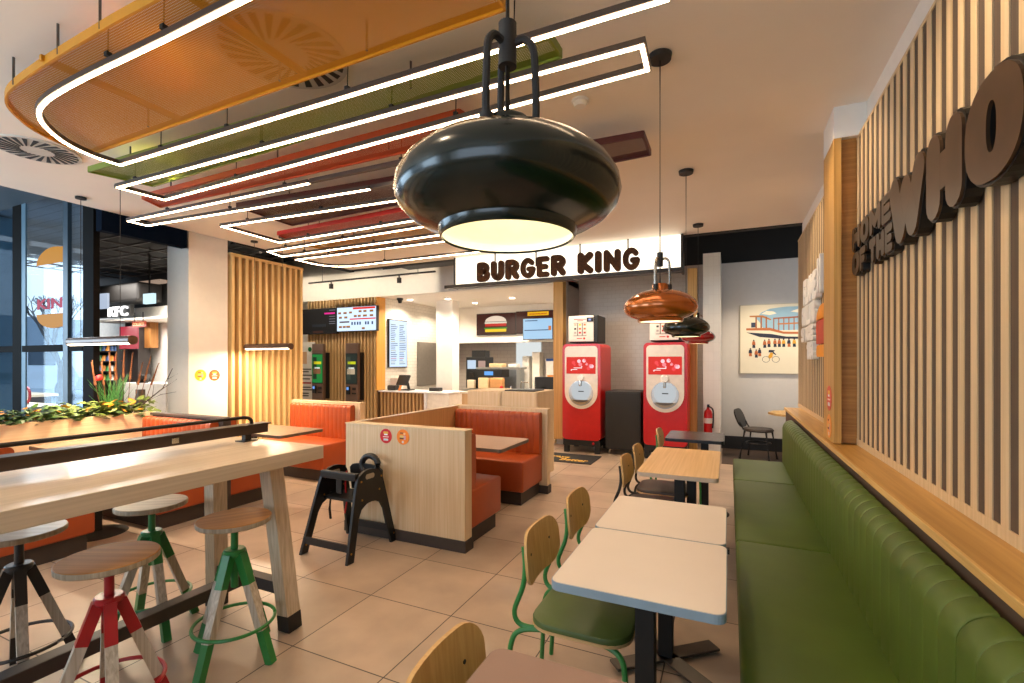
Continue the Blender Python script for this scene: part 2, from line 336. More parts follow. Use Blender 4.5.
struct('ceiling_lobby', bx(-10.5, -6.25, -3.2, 2.9, 3.5, 3.7), mat('3c4a56', .7))
struct('ceiling_service', prism(B(), [(3.2, 2.9), (-6.3, 2.9), (-16.2, 7.25), (-17, 7.6), (-17, 12), (3.2, 12)], .15, 'xy', 3.95), mat('0e0d0d', .9))
# fascia of the ceiling edge over the mall opening
navy = mat('081220', .9); navy.node_tree.nodes['Principled BSDF'].inputs['Specular IOR Level'].default_value = .05
struct('trim_1', bx(-6.36, -6.25, 2.85, 3.75, 2.94, 3.9), navy)
struct('trim_2', bx(-6.36, -6.25, 4.4, 6.7, CZ-.02, 3.9), mat('100f0f', .8))
struct('trim_3', bx(-6.25, 1.0, 6.6, 6.7, CZ-.01, 3.9), mat('100f0f', .8))
# far wall right of the machines
TILEW = tile_mat('wall_tile_white', 'e8e2d6', 'e0d8cc', .075, .15, 0, .003, swap=(0, 2), rough=.25, var=.03)
TILEG = tile_mat('wall_tile_grey', 'b9ada2', 'aba096', .15, .075, .5, .003, swap=(0, 2), rough=.25, var=.05)
TILEK = tile_mat('wall_tile_kitchen', 'ddd6cb', 'b8afa2', .15, .075, .5, .003, swap=(1, 2), rough=.3, var=.03)
struct('wall_far', bx(-.12, 3.2, 9.0, 9.2, 0, 3.2), mat('cfcac4', .6, noise=.02))
struct('wall_far_upper', bx(-3.0, 3.2, 8.95, 9.2, 3.2, 3.95), mat('0e0d0d', .8))
struct('baseboard_far', bx(-.12, 3.2, 8.96, 9.0, 0, .22), mat('171515', .5))
struct('wall_east', bx(3.2, 3.4, 6.0, 12, 0, 4), 'white')
struct('wall_alcove_back', bx(-2.66, -.12, 8.95, 9.1, 0, 3.2), TILEG)
struct('wall_alcove_pier', bx(-.375, -.12, 8.1, 8.95, 0, 3.21), TILEW)
struct('wall_alcove_side', bx(-2.86, -2.66, 8.2, 9.1, 0, 3.6), mat('9a928b', .4))
struct('floor_dark', bx(-.1, 3.2, 7.6, 8.96, 0, .004), mat('4a3a30', .6))
# oak posts either side of the machines
single('oak_post', bx(-2.86, -2.68, 8.02, 8.2, .12, 3.2, bev=.004), 'oakz', 'tall oak post left of the left red drinks machine', 'post')
single('oak_post', bx(-.60, -.46, 8.02, 8.2, 0, 2.98, bev=.004), 'oakz', 'tall oak post right of the right red drinks machine', 'post')
# bulkhead over the service line
struct('wall_bulkhead', bx(-10.5, -2.76, 8.1, 8.3, 2.9, 3.47), mat('e4e0d8', .6, noise=.02))
struct('ceiling_kitchen', bx(-10.5, -2.66, 8.3, 11.6, 2.9, 3.0), mat('ece6dc', .6, noise=.02))
struct('wall_kitchen_left', bx(-7.1, -6.92, 8.37, 11.6, 0, 2.9), TILEK)
struct('wall_kitchen_back', bx(-6.92, -2.66, 11.5, 11.6, 0, 2.9), tile_mat('tk2', 'b9aea2', '9a9086', .2, .1, .5, .003, swap=(0, 2), rough=.3, var=.03))
struct('wall_kitchen_right', bx(-2.86, -2.66, 9.1, 11.6, 0, 2.9), 'white')
struct('wall_kitchen_bulkhead', bx(-6.92, -2.86, 10.75, 10.95, 1.98, 2.9), mat('e8e2d8', .6, noise=.02))
struct('wall_north_west', bx(-11.0, -7.1, 8.3, 8.5, 0, 3.95), mat('ded8cf', .6))
struct('column_kitchen', bx(-6.13, -5.7, 9.2, 9.5, 0, 2.9), 'white')
struct('column_window', bx(-6.75, -6.3, 3.8, 4.32, 0, 3.95), mat('e6e2da', .55, noise=.02))
# black beam and duct high under the service ceiling
single('air_duct', bx(-5.6, -3.9, 6.85, 7.45, 3.25, 3.95, bev=.03), mat('121111', .6), 'black boxed air duct hanging high left of the lit name sign', 'duct')

# ================================================================ RIGHT WALL: SLATS, LEDGE, BOX PILLAR
def slats(name, label, y0, y1, x, z0, z1, pitch=.0995, wdt=.046):
    t = thing(name, label, 'wall panel', (x, (y0+y1)/2, z0))
    obj('backing', bx(x+.004, .80, y0, y1, z0, z1), 'slatback', t)
    bm = B(); y = y0+.01
    while y+wdt < y1: box(bm, x, x+.005, y, y+wdt, z0+.04, z1-.012); y += pitch
    obj('slats', bm, 'slat', t)
    obj('bottom_rail', bx(x-.001, x+.023, y0, y1, z0, z0+.04), 'slat', t); obj('top_rail', bx(x-.001, x+.023, y0, y1, z1-.012, z1+.006), 'slat', t)
    return t
slats('slatted_wall_panel', 'long panel of pale vertical slats behind the dark raised lettering', -1.5, 3.74, .755, .96, 2.95)
slats('slatted_wall_panel', 'short panel of pale slats beyond the oak box pillar, carrying white lettering', 4.055, 6.62, .755, .96, 2.95)
t = thing('oak_pillar', 'squared oak boxed pillar standing on the ledge between the slatted panels', 'pillar', (.69, 3.86, .965))
obj('side_board', bx(.622, .64, 3.74, 4.05, .965, 2.95), 'oakz', t)
obj('corner_post', bx(.622, .665, 3.69, 3.74, .965, 2.955, bev=.002), 'oakz', t)
obj('recessed_panel', bx(.665, .80, 3.735, 3.75, .965, 2.955), wood('b8813f', '9a682f', 'x', .5), t)
obj('back_board', bx(.64, .80, 4.035, 4.05, .965, 2.95), 'oakz', t)
struct('wall_right_bulkhead', bx(.622, .80, 3.69, 4.055, 2.955, CZ), 'white')
t = thing('wall_ledge', 'long oak ledge along the top of the green bench back', 'ledge', (.7, 2.5, 0))
obj('ledge_top', bx(.60, .80, -1.5, 6.42, .935, .960, bev=.003), wood('cf9f54', 'b4843c', 'y', .4, 30, coat=.2), t)
obj('lipping', bx(.590, .602, -1.5, 6.42, .933, .962, bev=.002), 'oak', t)
obj('fascia', bx(.605, .80, -1.5, 6.40, .0, .935), mat('4a392b', .6), t)
# dark raised lettering, following the wall toward the camera
def wall_word(bm, s, y0, y1, z0, z1, x, d, fat=.42, grow=0):
    n = len(s); gap = -.012 if n > 1 else 0; w = (y0-y1-gap*(n-1))/n
    for i, ch in enumerate(s):
        tb = glyph(ch, w+2*grow, z1-z0+2*grow, fat*(z1-z0)+2*grow, d)
        place(tb, (x-d/2+d/2, y0-i*(w+gap)+grow, z0-grow), (0, -1, 0), (0, 0, 1)); merge(bm, tb)
LETF = mat('624f3e', .3, .75, noise=.15, scale=6); LETS = mat('050404', .45)
def raised_word(nm, word, spans, z0, z1, label, x=.70, fat=.42):
    t = thing(nm, label, 'lettering', (x, spans[0][0], z0))
    for ch, (a, b) in zip(word, spans):
        f = B(); wall_word(f, ch, a, b, z0, z1, x, .010, fat)
        s = B(); wall_word(s, ch, a, b, z0, z1, (x+.004+.752)/2, .752-x-.004, fat, .009)
        o = obj('letter', s, LETS, t); obj('letter_face', f, LETF, o)
    return t
ws = [(2.80, 2.36), (2.34, 2.03), (2.01, 1.67), (1.66, 1.39), (1.38, 1.11), (1.10, .87), (.86, .58)]
raised_word('raised_lettering', 'WHOPPER', ws, 2.03, 2.345, 'biggest dark rounded wall letters beginning WHO on the slatted panel', fat=.46)
raised_word('raised_lettering', 'HOME', [(3.62, 3.43), (3.415, 3.23), (3.215, 3.0), (2.985, 2.83)], 2.19, 2.33, 'small dark raised word HOME, upper of the two left of the big letters', x=.712, fat=.40)
raised_word('raised_lettering', 'OFTHE', [(3.62, 3.44), (3.43, 3.30), (3.22, 3.09), (3.08, 2.94), (2.93, 2.81)], 2.035, 2.17, 'small dark raised words OF THE under HOME on the slatted panel', x=.712, fat=.40)
# white lettering beyond the pillar (stacked chunky words) and its burger emblem
t = thing('white_wall_lettering', 'chunky white stacked lettering on the slats beyond the oak pillar', 'lettering', (.73, 5.3, 1.6))
for s, y0, y1, z0, z1 in (('FLAME', 5.75, 4.95, 2.07, 2.33), ('GRILLING', 5.85, 5.0, 1.86, 2.06), ('SINCE', 5.9, 5.1, 1.70, 1.85), ('1954', 5.5, 5.1, 1.52, 1.69), ('I', 4.9, 4.84, 2.1, 2.40), ('I', 4.78, 4.72, 2.08, 2.42)):
    b2 = B(); wall_word(b2, s, y0, y1, z0, z1, .725, .05, fat=.5); obj('word', b2, WHITEP, t)
t = thing('burger_emblem', 'orange and red burger shaped emblem right of the white wall lettering', 'sign', (.73, 4.6, 1.55))
obj('bun_top', prism(B(), [(4.92, 1.86)]+[(4.62+.30*math.cos(a), 1.86+.12*math.sin(a)) for a in [PI-i*PI/12 for i in range(13)]], .05, 'yz', .70), mat('f29a12', .5), t)
obj('filling', prism(B(), rrect(4.32, 4.93, 1.65, 1.85, .03), .05, 'yz', .70), mat('c43c14', .5), t)
obj('bun_bottom', prism(B(), rrect(4.32, 4.92, 1.54, 1.64, .045), .05, 'yz', .70), mat('f29a12', .5), t)

# ================================================================ GREEN BENCH
def cushion_profile(x0, x1, z0, z1, r, front=True):
    out = [(x1, z0), (x1, z1-r*.6), (x1-.02, z1-.01)]
    for k in range(9): a = PI/2+PI/2*k/8; out.append((x0+r+r*math.cos(a), z1-r+r*math.sin(a)))
    out.append((x0, z0)); return out
def fluted_back(bm, y0, y1, pitch, x0, x1, z0, z1, r=.09, dip=.0035, inset=.004):
    """upholstered back extruded along y with stitched channels every pitch"""
    n = max(1, round((y1-y0)/pitch)); p = (y1-y0)/n; st = []
    for i in range(n):
        for f in (0, .03, .10, .5, .90, .97): st.append((y0+(i+f)*p, {0: 1.6, .03: .9, .10: .25, .5: 0, .90: .25, .97: .9}[f]))
    st.append((y1, 1)); rings = []
    prof = cushion_profile(x0, x1, z0, z1, r)
    cx, cz = (x0+x1)/2+.03, (z0+z1)/2
    for y, d in st:
        ring = []
        for (x, z) in prof:
            v = Vector((x-cx, 0, z-cz)); L = v.length; k = (L-dip*d)/L if (x < x1-.001) else 1
            ring.append(bm.verts.new((cx+v.x*k, y, cz+v.z*k)))
        rings.append(ring)
    for a, b in zip(rings, rings[1:]):
        for k in range(len(prof)-1): bm.faces.new((a[k], a[k+1], b[k+1], b[k]))
    bm.faces.new(rings[0]); bm.faces.new(rings[-1][::-1]); bmesh.ops.recalc_face_normals(bm, faces=bm.faces)
    return bm
t = thing('banquette_bench', 'long green leather banquette running along the right wall', 'bench', (.3, 2.5, 0))
obj('base', bx(.08, .59, -1.0, 5.60, 0, .30), mat('2a2019', .7), t)
ys = [-1.6+1.554*i for i in range(1, 6)]; ys = [-.05, 1.50, 3.06, 4.62, 5.62]
for a, b in zip(ys, ys[1:]):
    obj('seat_cushion', bx(.038, .56, a+.004, b-.004, .30, .462, bev=.016, seg=3), 'greenleather', t, smooth=True)
    obj('back_cushion', fluted_back(B(), a+.003, b-.003, .105, .500, .60, .44, .900, r=.085), 'greenleather', t, smooth=True)
obj('seat_cushion', bx(.03, .56, -1.0, -.056, .30, .462, bev=.022, seg=3), 'greenleather', t, smooth=True)

# ================================================================ FLOOR-STANDING TABLES (right row)
def table_top(bm_top, bm_edge, x0, x1, y0, y1, z, th=.028):
    prism(bm_top, rrect(x0+.003, x1-.003, y0+.003, y1-.003, .032), .004, 'xy', z-.003)
    prism(bm_edge, rrect(x0, x1, y0, y1, .035), th, 'xy', z-th-.001)
def cafe_table(label, x0, x1, y0, y1, top, edge, peds, z=.75, base='cross', cat='table', group=None, postm='softblack'):
    t = thing('cafe_table', label, cat, ((x0+x1)/2, (y0+y1)/2, 0), 0, group)
    a, b = B(), B(); table_top(a, b, x0, x1, y0, y1, z); obj('tabletop', a, top, t); obj('edge_band', b, edge, t)
    for px, py in peds:
        p = obj('pedestal', bx(px-.035, px+.035, py-.03, py+.03, .02, z-.03, bev=.004), postm, t)
        obj('mounting_plate', bx(px-.12, px+.12, py-.12, py+.12, z-.037, z-.029), postm, p)
        if base == 'cross':
            f = B()
            for s in (1, -1): beam(f, (px-.22, py-.19*s, .018), (px+.22, py+.19*s, .018), .085, .012)
            for sx in (1, -1):
                for sy in (1, -1): cyl(f, px+.19*sx, py+.165*sy, 0, .014, .02, n=12)
            obj('foot', f, mat('5a5148', .4, .5), p)
        else: obj('foot', lathe(B(), [(.0, .03), (.04, .03), (.20, .012), (.225, 0), (0, 0)], 32, (px, py, 0)), postm, p, smooth=True)
    return t
cafe_table('mauve brown topped table nearest the camera at the bottom edge', -.56, -.02, .50, 1.12, 'mauve', mat('6f584c', .5), [(-.28, .82)])
cafe_table('white topped table with blue-grey edge, nearer of the joined white pair', -.56, -.006, 1.525, 2.11, 'whitetop', 'blueedge', [(-.28, 1.80)])
cafe_table('white topped table with blue-grey edge, farther of the joined white pair', -.56, -.010, 2.115, 2.67, 'whitetop', 'blueedge', [(-.29, 2.50)])
cafe_table('pale oak topped table standing between the white and black tables', -.575, -.06, 3.29, 4.32, wood('dfba84', 'cfa870', 'y', .4), mat('b5a28e', .5), [(-.32, 3.58), (-.27, 4.02)], base='round')
cafe_table('black topped small table beside the green bench end', -.575, -.04, 4.84, 5.42, 'blacktop', mat('26282e', .3), [(-.22, 5.1)], base='round')
single('table_clip', bx(-.012, .002, 2.10, 2.125, .722, .742), 'black', 'small black clip joining the two white tables', 'clip')

# ================================================================ CAFE CHAIRS
def curved_panel(bm, w, h, t, depth, z0, r, nx=16, tilt=.0):
    """rounded plywood back: plane YZ, bowed toward -x at its middle"""
    out = rrect(-w/2, w/2, 0, h, r, 6)
    import math as m_
    grid = []
    ys_ = sorted([-w/2+r*(1-math.cos(PI/2*i/7)) for i in range(8)]+[w/2-r*(1-math.cos(PI/2*i/7)) for i in range(8)]+[(-w/2+r)+(w-2*r)*i/5 for i in range(1, 5)]); nx = len(ys_)-1; fr, bk = [], []
    for y in ys_:
        e = max(0, abs(y)-(w/2-r)); cut = r-math.sqrt(max(0, r*r-e*e)) if e > 0 else 0
        z1 = h-cut; zb = cut*.9; colf, colb = [], []
        for j in range(5):
            z = zb+(z1-zb)*j/4; x = -depth*(1-(2*y/w)**2)-tilt*z
            colf.append(bm.verts.new((x+t, y, z0+z))); colb.append(bm.verts.new((x, y, z0+z)))
        fr.append(colf); bk.append(colb)
    for i in range(nx):
        for j in range(4):
            bm.faces.new((fr[i][j], fr[i+1][j], fr[i+1][j+1], fr[i][j+1])); bm.faces.new((bk[i][j+1], bk[i+1][j+1], bk[i+1][j], bk[i][j]))
        bm.faces.new((fr[i][0], bk[i][0], bk[i+1][0], fr[i+1][0])); bm.faces.new((fr[i][4], fr[i+1][4], bk[i+1][4], bk[i][4]))
    for i in (0, nx):
        for j in range(4): bm.faces.new((fr[i][j], fr[i][j+1], bk[i][j+1], bk[i][j]))
    bmesh.ops.recalc_face_normals(bm, faces=bm.faces); return bm
def seat_pad(bm, w, d, z, t, r, x0=0, dome=0):
    prism(bm, rrect(x0, x0+d, -w/2, w/2, r, 6), t, 'xy', z)
    return bm
def cafe_chair(label, loc, rz, fm, sm, group=None):
    """origin on the floor below the seat's back edge; the chair faces +x"""
    t = thing('cafe_chair', label, 'chair', loc, rz, group)
    b = curved_panel(B(), .39, .215, .012, .03, .572, .09, tilt=.10)
    for v in b.verts: v.co.x += .01
    bk = obj('backrest', b, 'ply', t, smooth=True, local=True)
    for s in (1, -1):
        bolt = B(); disc(bolt, (-.012, .11*s, .69), .006, .004, 'x', 10); obj('bolt', bolt, 'blacksteel', bk, local=True)
    seat = B(); seat_pad(seat, .40, .41, .428, .012, .10); obj('seat_shell', seat, 'plyside', t, local=True)
    pad = B(); o1, o2, o3 = rrect(.002, .408, -.199, .199, .098, 6), rrect(.006, .404, -.195, .195, .094, 6), rrect(.024, .386, -.177, .177, .08, 6)
    rg = [[pad.verts.new((p_[0], p_[1], z_)) for p_ in oo] for oo, z_ in ((o1, .440), (o1, .452), (o2, .460), (o3, .467))]
    for r1, r2 in zip(rg, rg[1:]):
        for k in range(len(o1)): pad.faces.new((r1[k], r1[(k+1) % len(o1)], r2[(k+1) % len(o1)], r2[k]))
    pad.faces.new(rg[0][::-1]); pad.faces.new(rg[-1])
    obj('seat_pad', pad, sm, t, smooth=True, local=True)
    for s in (1, -1):
        up = smooth_path([(.06, .16*s, .420), (-.03, .175*s, .428), (-.055, .178*s, .48), (-.02, .175*s, .58), (-.012, .168*s, .66), (-.022, .16*s, .74)], 5)
        obj('back_support', tube(B(), up, .0105, 8), fm, t, smooth=True, local=True)
        rl = smooth_path([(.20, .14*s, .418), (.06, .16*s, .418), (-.03, .185*s, .405), (-.065, .195*s, .34), (-.075, .20*s, .17), (-.085, .205*s, .0)], 5)
        obj('leg', tube(B(), rl, .011, 8), fm, t, smooth=True, local=True)
        fl = smooth_path([(.22, .14*s, .418), (.33, .165*s, .416), (.385, .185*s, .39), (.40, .195*s, .30), (.405, .20*s, .15), (.41, .205*s, 0)], 5)
        obj('leg', tube(B(), fl, .011, 8), fm, t, smooth=True, local=True)
    obj('seat_crossbar', tube(B(), [(.20, -.15, .418), (.20, .15, .418)], .009, 8), fm, t, smooth=True, local=True)
    return t
GREENSEAT = mat('4d5f2c', .42, noise=.12, scale=5, bump=.05); DARKSEAT = mat('4a3c36', .5)
ch = cafe_chair('plywood-backed chair with green frame, pushed in at the nearer white table', (-.745, 1.95, 0), 0, 'green', GREENSEAT)
dup(ch, (-.745, 2.50, 0), 0, 'plywood-backed chair with green frame, at the farther white table')
dup(ch, (-.635, 1.0, 0), math.radians(2), 'curved plywood chair back cut off by the bottom edge of the photo')
dup(ch, (-.66, 5.22, 0), 0, 'farthest plywood-backed chair, green frame, beside the black table')
cd = cafe_chair('plywood-backed chair with black frame, nearer of two at the oak table', (-.70, 3.62, 0), 0, 'softblack', DARKSEAT)
dup(cd, (-.70, 4.12, 0), 0, 'plywood-backed chair with black frame, farther of two at the oak table')

# ================================================================ PENDANT LAMPS
def pendant(label, y, shade_m, metal_m, x=-.34, bz=1.715, power=8):
    t = thing('pendant_lamp', label, 'pendant lamp', (x, y, bz))
    prof = [(.116, 0), (.119, .004), (.121, .015), (.132, .020), (.152, .027), (.173, .039), (.189, .056), (.1945, .074), (.191, .094), (.178, .115), (.152, .137), (.116, .155), (.080, .166), (.056, .171), (.044, .175), (.042, .180), (.042, .200), (.038, .205), (0, .205)]
    inner = [(.113, .003), (.117, .017), (.130, .024), (.150, .031), (.170, .043), (.185, .059), (.190, .076), (.186, .093), (.173, .112), (.148, .132), (.113, .149), (.078, .160), (0, .166)]
    s = obj('shade', lathe(B(), prof, 64, (x, y, bz)), shade_m, t, smooth=True)
    b = lathe(B(), inner, 64, (x, y, bz)); bmesh.ops.reverse_faces(b, faces=b.faces)
    obj('inner_lining', b, mat('f4f0dc', .5), s, smooth=True)
    r = B(); lathe(r, [(.113, .003), (.1145, -.001), (.116, 0)], 64, (x, y, bz)); obj('rim', r, shade_m, s, smooth=True)
    for k in range(3):
        a = 2*PI*k/3+.17; ca, sa = math.cos(a), math.sin(a)
        pts = [(x+ca*r_, y+sa*r_, bz+z) for r_, z in ((.049, .185), (.051, .22), (.049, .29), (.045, .325), (.030, .342), (.010, .338))]
        obj('bracket_arm', tube(B(), smooth_path(pts, 5), .0068, 8), metal_m, t, smooth=True)
        obj('arm_clamp', cyl(B(), x+.049*ca, y+.049*sa, bz+.168, bz+.200, .0125, n=12), 'softblack', t, smooth=True)
    obj('lamp_holder', cyl(B(), x, y, bz+.30, bz+.375, .016, n=20), 'softblack', t, smooth=True)
    obj('stem', tube(B(), [(x, y, bz+.20), (x, y, bz+.32)], .005, 8), 'softblack', t, smooth=True)
    obj('cable', tube(B(), [(x, y, bz+.37), (x, y, CZ-.02)], .0035, 8), 'softblack', t, smooth=True)
    obj('ceiling_rose', cyl(B(), x, y, CZ-.028, CZ-.001, .058, .062, n=32), 'softblack', t, smooth=True)
    bl = B(); bmesh.ops.create_icosphere(bl, subdivisions=3, radius=.035, matrix=Matrix.Translation((x, y, bz+.115))); obj('bulb', bl, mat('ffdfae', emit=4), t, smooth=True)
    lamp('pendant_glow', 'POINT', (x, y, bz+.06), .30, (1, .92, .76), shadow_soft_size=.02)
    lamp('pendant_light', 'SPOT', (x, y, bz+.04), power, WARM, spot_size=2.2, spot_blend=.5, shadow_soft_size=.04)
    return t
GRSH = mat('061611', .2, coat=.2, noise=.02); COPP = mat('b5601c', .16, .55, coat=.6, noise=.05); REDSH = mat('a3141a', .15, coat=.8)
pendant('large dark green enamel pendant lamp hanging nearest the camera', .75, GRSH, 'softblack', x=-.352)
pendant('copper orange pendant lamp hanging over the white tables', 2.67, COPP, 'chrome')
pendant('small dark green pendant lamp just behind the copper one', 4.38, GRSH, 'chrome')
pendant('red pendant lamp, farthest in the row along the bench', 6.15, REDSH, 'chrome')

# ================================================================ CEILING LIGHT LINES AND MESH RAFTS
LZ = 2.955
def light_line(label, path, dark=(), hang=()):
    """aluminium profile with a glowing diffuser underneath; path in plan"""
    t = thing('linear_ceiling_light', label, 'ceiling light', (path[0][0], path[0][1], LZ), 0, 'LED line lights hung under the ceiling')
    def ribbon(pts, w, z0, z1):
        bm = B(); P = [Vector((a, b, 0)) for a, b in pts]; L = []
        for i, p in enumerate(P):
            d0 = (P[i]-P[i-1]).normalized() if i else (P[1]-P[0]).normalized(); d1 = (P[i+1]-P[i]).normalized() if i < len(P)-1 else d0
            n0 = Vector((-d0.y, d0.x, 0)); n1 = Vector((-d1.y, d1.x, 0)); n = (n0+n1).normalized(); k = 1/max(.4, n.dot(n0))
            L.append([bm.verts.new((p+n*w/2*s*k)+Vector((0, 0, z))) for s, z in ((1, z0), (-1, z0), (-1, z1), (1, z1))])
        for a, b in zip(L, L[1:]):
            for k in range(4): bm.faces.new((a[k], a[(k+1) % 4], b[(k+1) % 4], b[k]))
        bm.faces.new(L[0][::-1]); bm.faces.new(L[-1]); bmesh.ops.recalc_face_normals(bm, faces=bm.faces); return bm
    obj('housing', ribbon(path, .034, LZ, LZ+.03), mat('5b5049', .4, .5), t)
    obj('diffuser', ribbon(path, .019, LZ-.005, LZ+.001), 'led', t)
    for d in dark: obj('blank_housing', ribbon(d, .034, LZ, LZ+.03), mat('5b5049', .4, .5), t)
    for hx, hy in hang:
        c = obj('suspension_cable', tube(B(), [(hx, hy, LZ+.03), (hx+.004, hy, CZ)], .0035, 6), 'softblack', t)
        obj('cable_clip', bx(hx-.012, hx+.012, hy-.012, hy+.012, LZ+.03, LZ+.05), 'softblack', c)
    return t
def arc(cx, cy, r, a0, a1, n=8): return [(cx+r*math.cos(math.radians(a0+(a1-a0)*i/n)), cy+r*math.sin(math.radians(a0+(a1-a0)*i/n))) for i in range(n+1)]
light_line('LED line light bent in a rounded loop under the orange mesh raft', [(-.22, 1.99), (-4.10, 1.985)]+[(v.x, v.y) for v in smooth_path([(-4.10, 1.975, 0), (-4.10, 1.832, 0), (-4.037, 1.664, 0), (-3.925, 1.53, 0), (-3.79, 1.425, 0), (-3.65, 1.362, 0), (-3.50, 1.33, 0), (-3.32, 1.312, 0), (-3.0, 1.30, 0), (-2.6, 1.297, 0)], 4)]+[(-2.3, 1.295), (-1.2, 1.275), (.2, 1.275)], hang=[(-3.6, 1.985), (-2.9, 1.985), (-1.9, 1.985), (-.9, 1.985), (-2.75, 1.28), (-2.3, 1.28)])
light_line('LED line light forming a long closed-end U beside the green mesh raft', [(-4.62, 2.58), (-.37, 2.43), (-.365, 2.235), (-4.65, 2.235), (-4.62, 2.58)], hang=[(-4.4, 2.235), (-3.6, 2.54), (-2.9, 2.235), (-1.8, 2.235), (-1.5, 2.46), (-.9, 2.235)])
light_line('LED line light U past the red mesh raft, lit on its left part only', [(-2.76, 3.14), (-5.66, 2.99), (-5.66, 2.815), (-3.12, 2.83)], dark=[[(-2.74, 3.141), (-1.35, 3.19)], [(-3.10, 2.83), (-1.35, 2.85), (-1.32, 3.19)]], hang=[(-5.0, 2.815), (-4.4, 3.04), (-3.4, 2.83), (-2.2, 2.84), (-2.0, 3.17)])
light_line('LED line light U crossing the brown mesh raft', [(-2.0, 3.50), (-4.97, 3.345), (-5.0, 4.09), (-2.4, 4.01)], hang=[(-4.6, 3.37), (-3.6, 3.41), (-4.5, 4.07), (-3.4, 4.04)])
light_line('LED line light U between the small red and amber rafts', [(-2.2, 4.22), (-5.55, 4.36), (-5.63, 4.65), (-2.2, 4.60)], hang=[(-5.2, 4.34), (-4.2, 4.31), (-5.2, 4.64), (-4.0, 4.62)])
light_line('farthest LED line light with a rounded left corner, near the lit name sign', [(-2.3, 4.88), (-5.62, 4.87), (-5.63, 5.15)]+[(-5.60, 5.30), (-5.53, 5.42), (-5.42, 5.50), (-5.27, 5.55)]+[(-4.6, 5.55), (-2.2, 5.53)], hang=[(-5.0, 4.87), (-3.9, 4.87), (-4.6, 5.55), (-3.0, 5.53)])
def raft(label, outline, col, cat='ceiling raft', z=3.0, hangs=(), rim=.045, hatch=()):
    cx = sum(p[0] for p in outline)/len(outline); cy = sum(p[1] for p in outline)/len(outline)
    t = thing('mesh_ceiling_raft', label, cat, (cx, cy, z))
    s = B(); vs = [s.verts.new((a, b, z+.012)) for a, b in outline]; s.faces.new(vs)
    g = bmesh.ops.extrude_face_region(s, geom=s.faces[:]); bmesh.ops.translate(s, verts=[v for v in g['geom'] if isinstance(v, bmesh.types.BMVert)], vec=(0, 0, .002)); bmesh.ops.recalc_face_normals(s, faces=s.faces)
    obj('mesh_sheet', s, mesh_mat('perforated_'+col, col), t)
    r = B(); n = len(outline); P = [Vector((a, b, 0)) for a, b in outline]
    for i in range(n):
        a, b = P[i], P[(i+1) % n]; beam(r, (a.x, a.y, z+rim/2), (b.x, b.y, z+rim/2), .012, rim)
    obj('rim', r, mat(col, .45, noise=.04), t)
    for (a, b) in hatch: obj('stiffener', beam(B(), (a[0], a[1], z+.03), (b[0], b[1], z+.03), .02, .03), mat(col, .5, noise=.04), t)
    for hx, hy in hangs: obj('hanger_rod', tube(B(), [(hx, hy, z+.01), (hx, hy, CZ)], .006, 6), mat('6c6660', .4, .6), t)
    return t
raft('largest mesh raft, orange with a rounded left end, over the high table', [(-.87, 1.83)]+[(v.x, v.y) for v in smooth_path([(-4.22, 1.86, 0), (-4.21, 1.72, 0), (-4.12, 1.52, 0), (-3.985, 1.387, 0), (-3.86, 1.30, 0), (-3.72, 1.25, 0), (-3.52, 1.222, 0), (-3.1, 1.197, 0), (-2.5, 1.18, 0)], 3)]+[(-.87, 1.17)], 'cf8a10', hangs=[(-3.55, 1.22), (-3.0, 1.19), (-2.6, 1.18), (-3.4, 1.8), (-2.2, 1.8), (-1.6, 1.8)], hatch=[((-3.15, 1.18), (-3.15, 1.85)), ((-2.05, 1.18), (-2.05, 1.84))])
raft('long green mesh raft between the first two light lines', [(-.76, 2.08), (-.755, 2.235), (-3.0, 2.36), (-4.5, 2.42), (-4.62, 2.02), (-2.5, 2.05)], '7c8a2c', hangs=[(-4.2, 2.1), (-3.0, 2.3), (-1.6, 2.15), (-1.0, 2.2)])
raft('orange-red mesh raft between the second and third light lines', [(-1.5, 2.50), (-1.45, 2.78), (-5.05, 2.78), (-4.93, 2.56)], 'b8481c', hangs=[(-4.6, 2.62), (-3.2, 2.6), (-2.2, 2.7)])
raft('brown mesh raft running from the light lines to the smoke detector', [(-.52, 3.25), (-.52, 3.56), (-4.40, 3.76), (-4.36, 3.08), (-2.5, 3.18)], '4e1c16', hangs=[(-3.9, 3.3), (-2.4, 3.4), (-1.2, 3.4)])
raft('narrow red mesh raft past the brown one', [(-1.6, 3.78), (-1.6, 4.12), (-4.95, 4.20), (-4.88, 3.96)], 'b81e10', hangs=[(-4.3, 4.05), (-2.6, 4.0)])
raft('amber mesh raft, farthest one, beside the last light line', [(-1.8, 4.35), (-1.8, 5.1), (-4.9, 4.95), (-5.0, 4.5)], 'c08418', hangs=[(-4.3, 4.6), (-2.6, 4.7)])
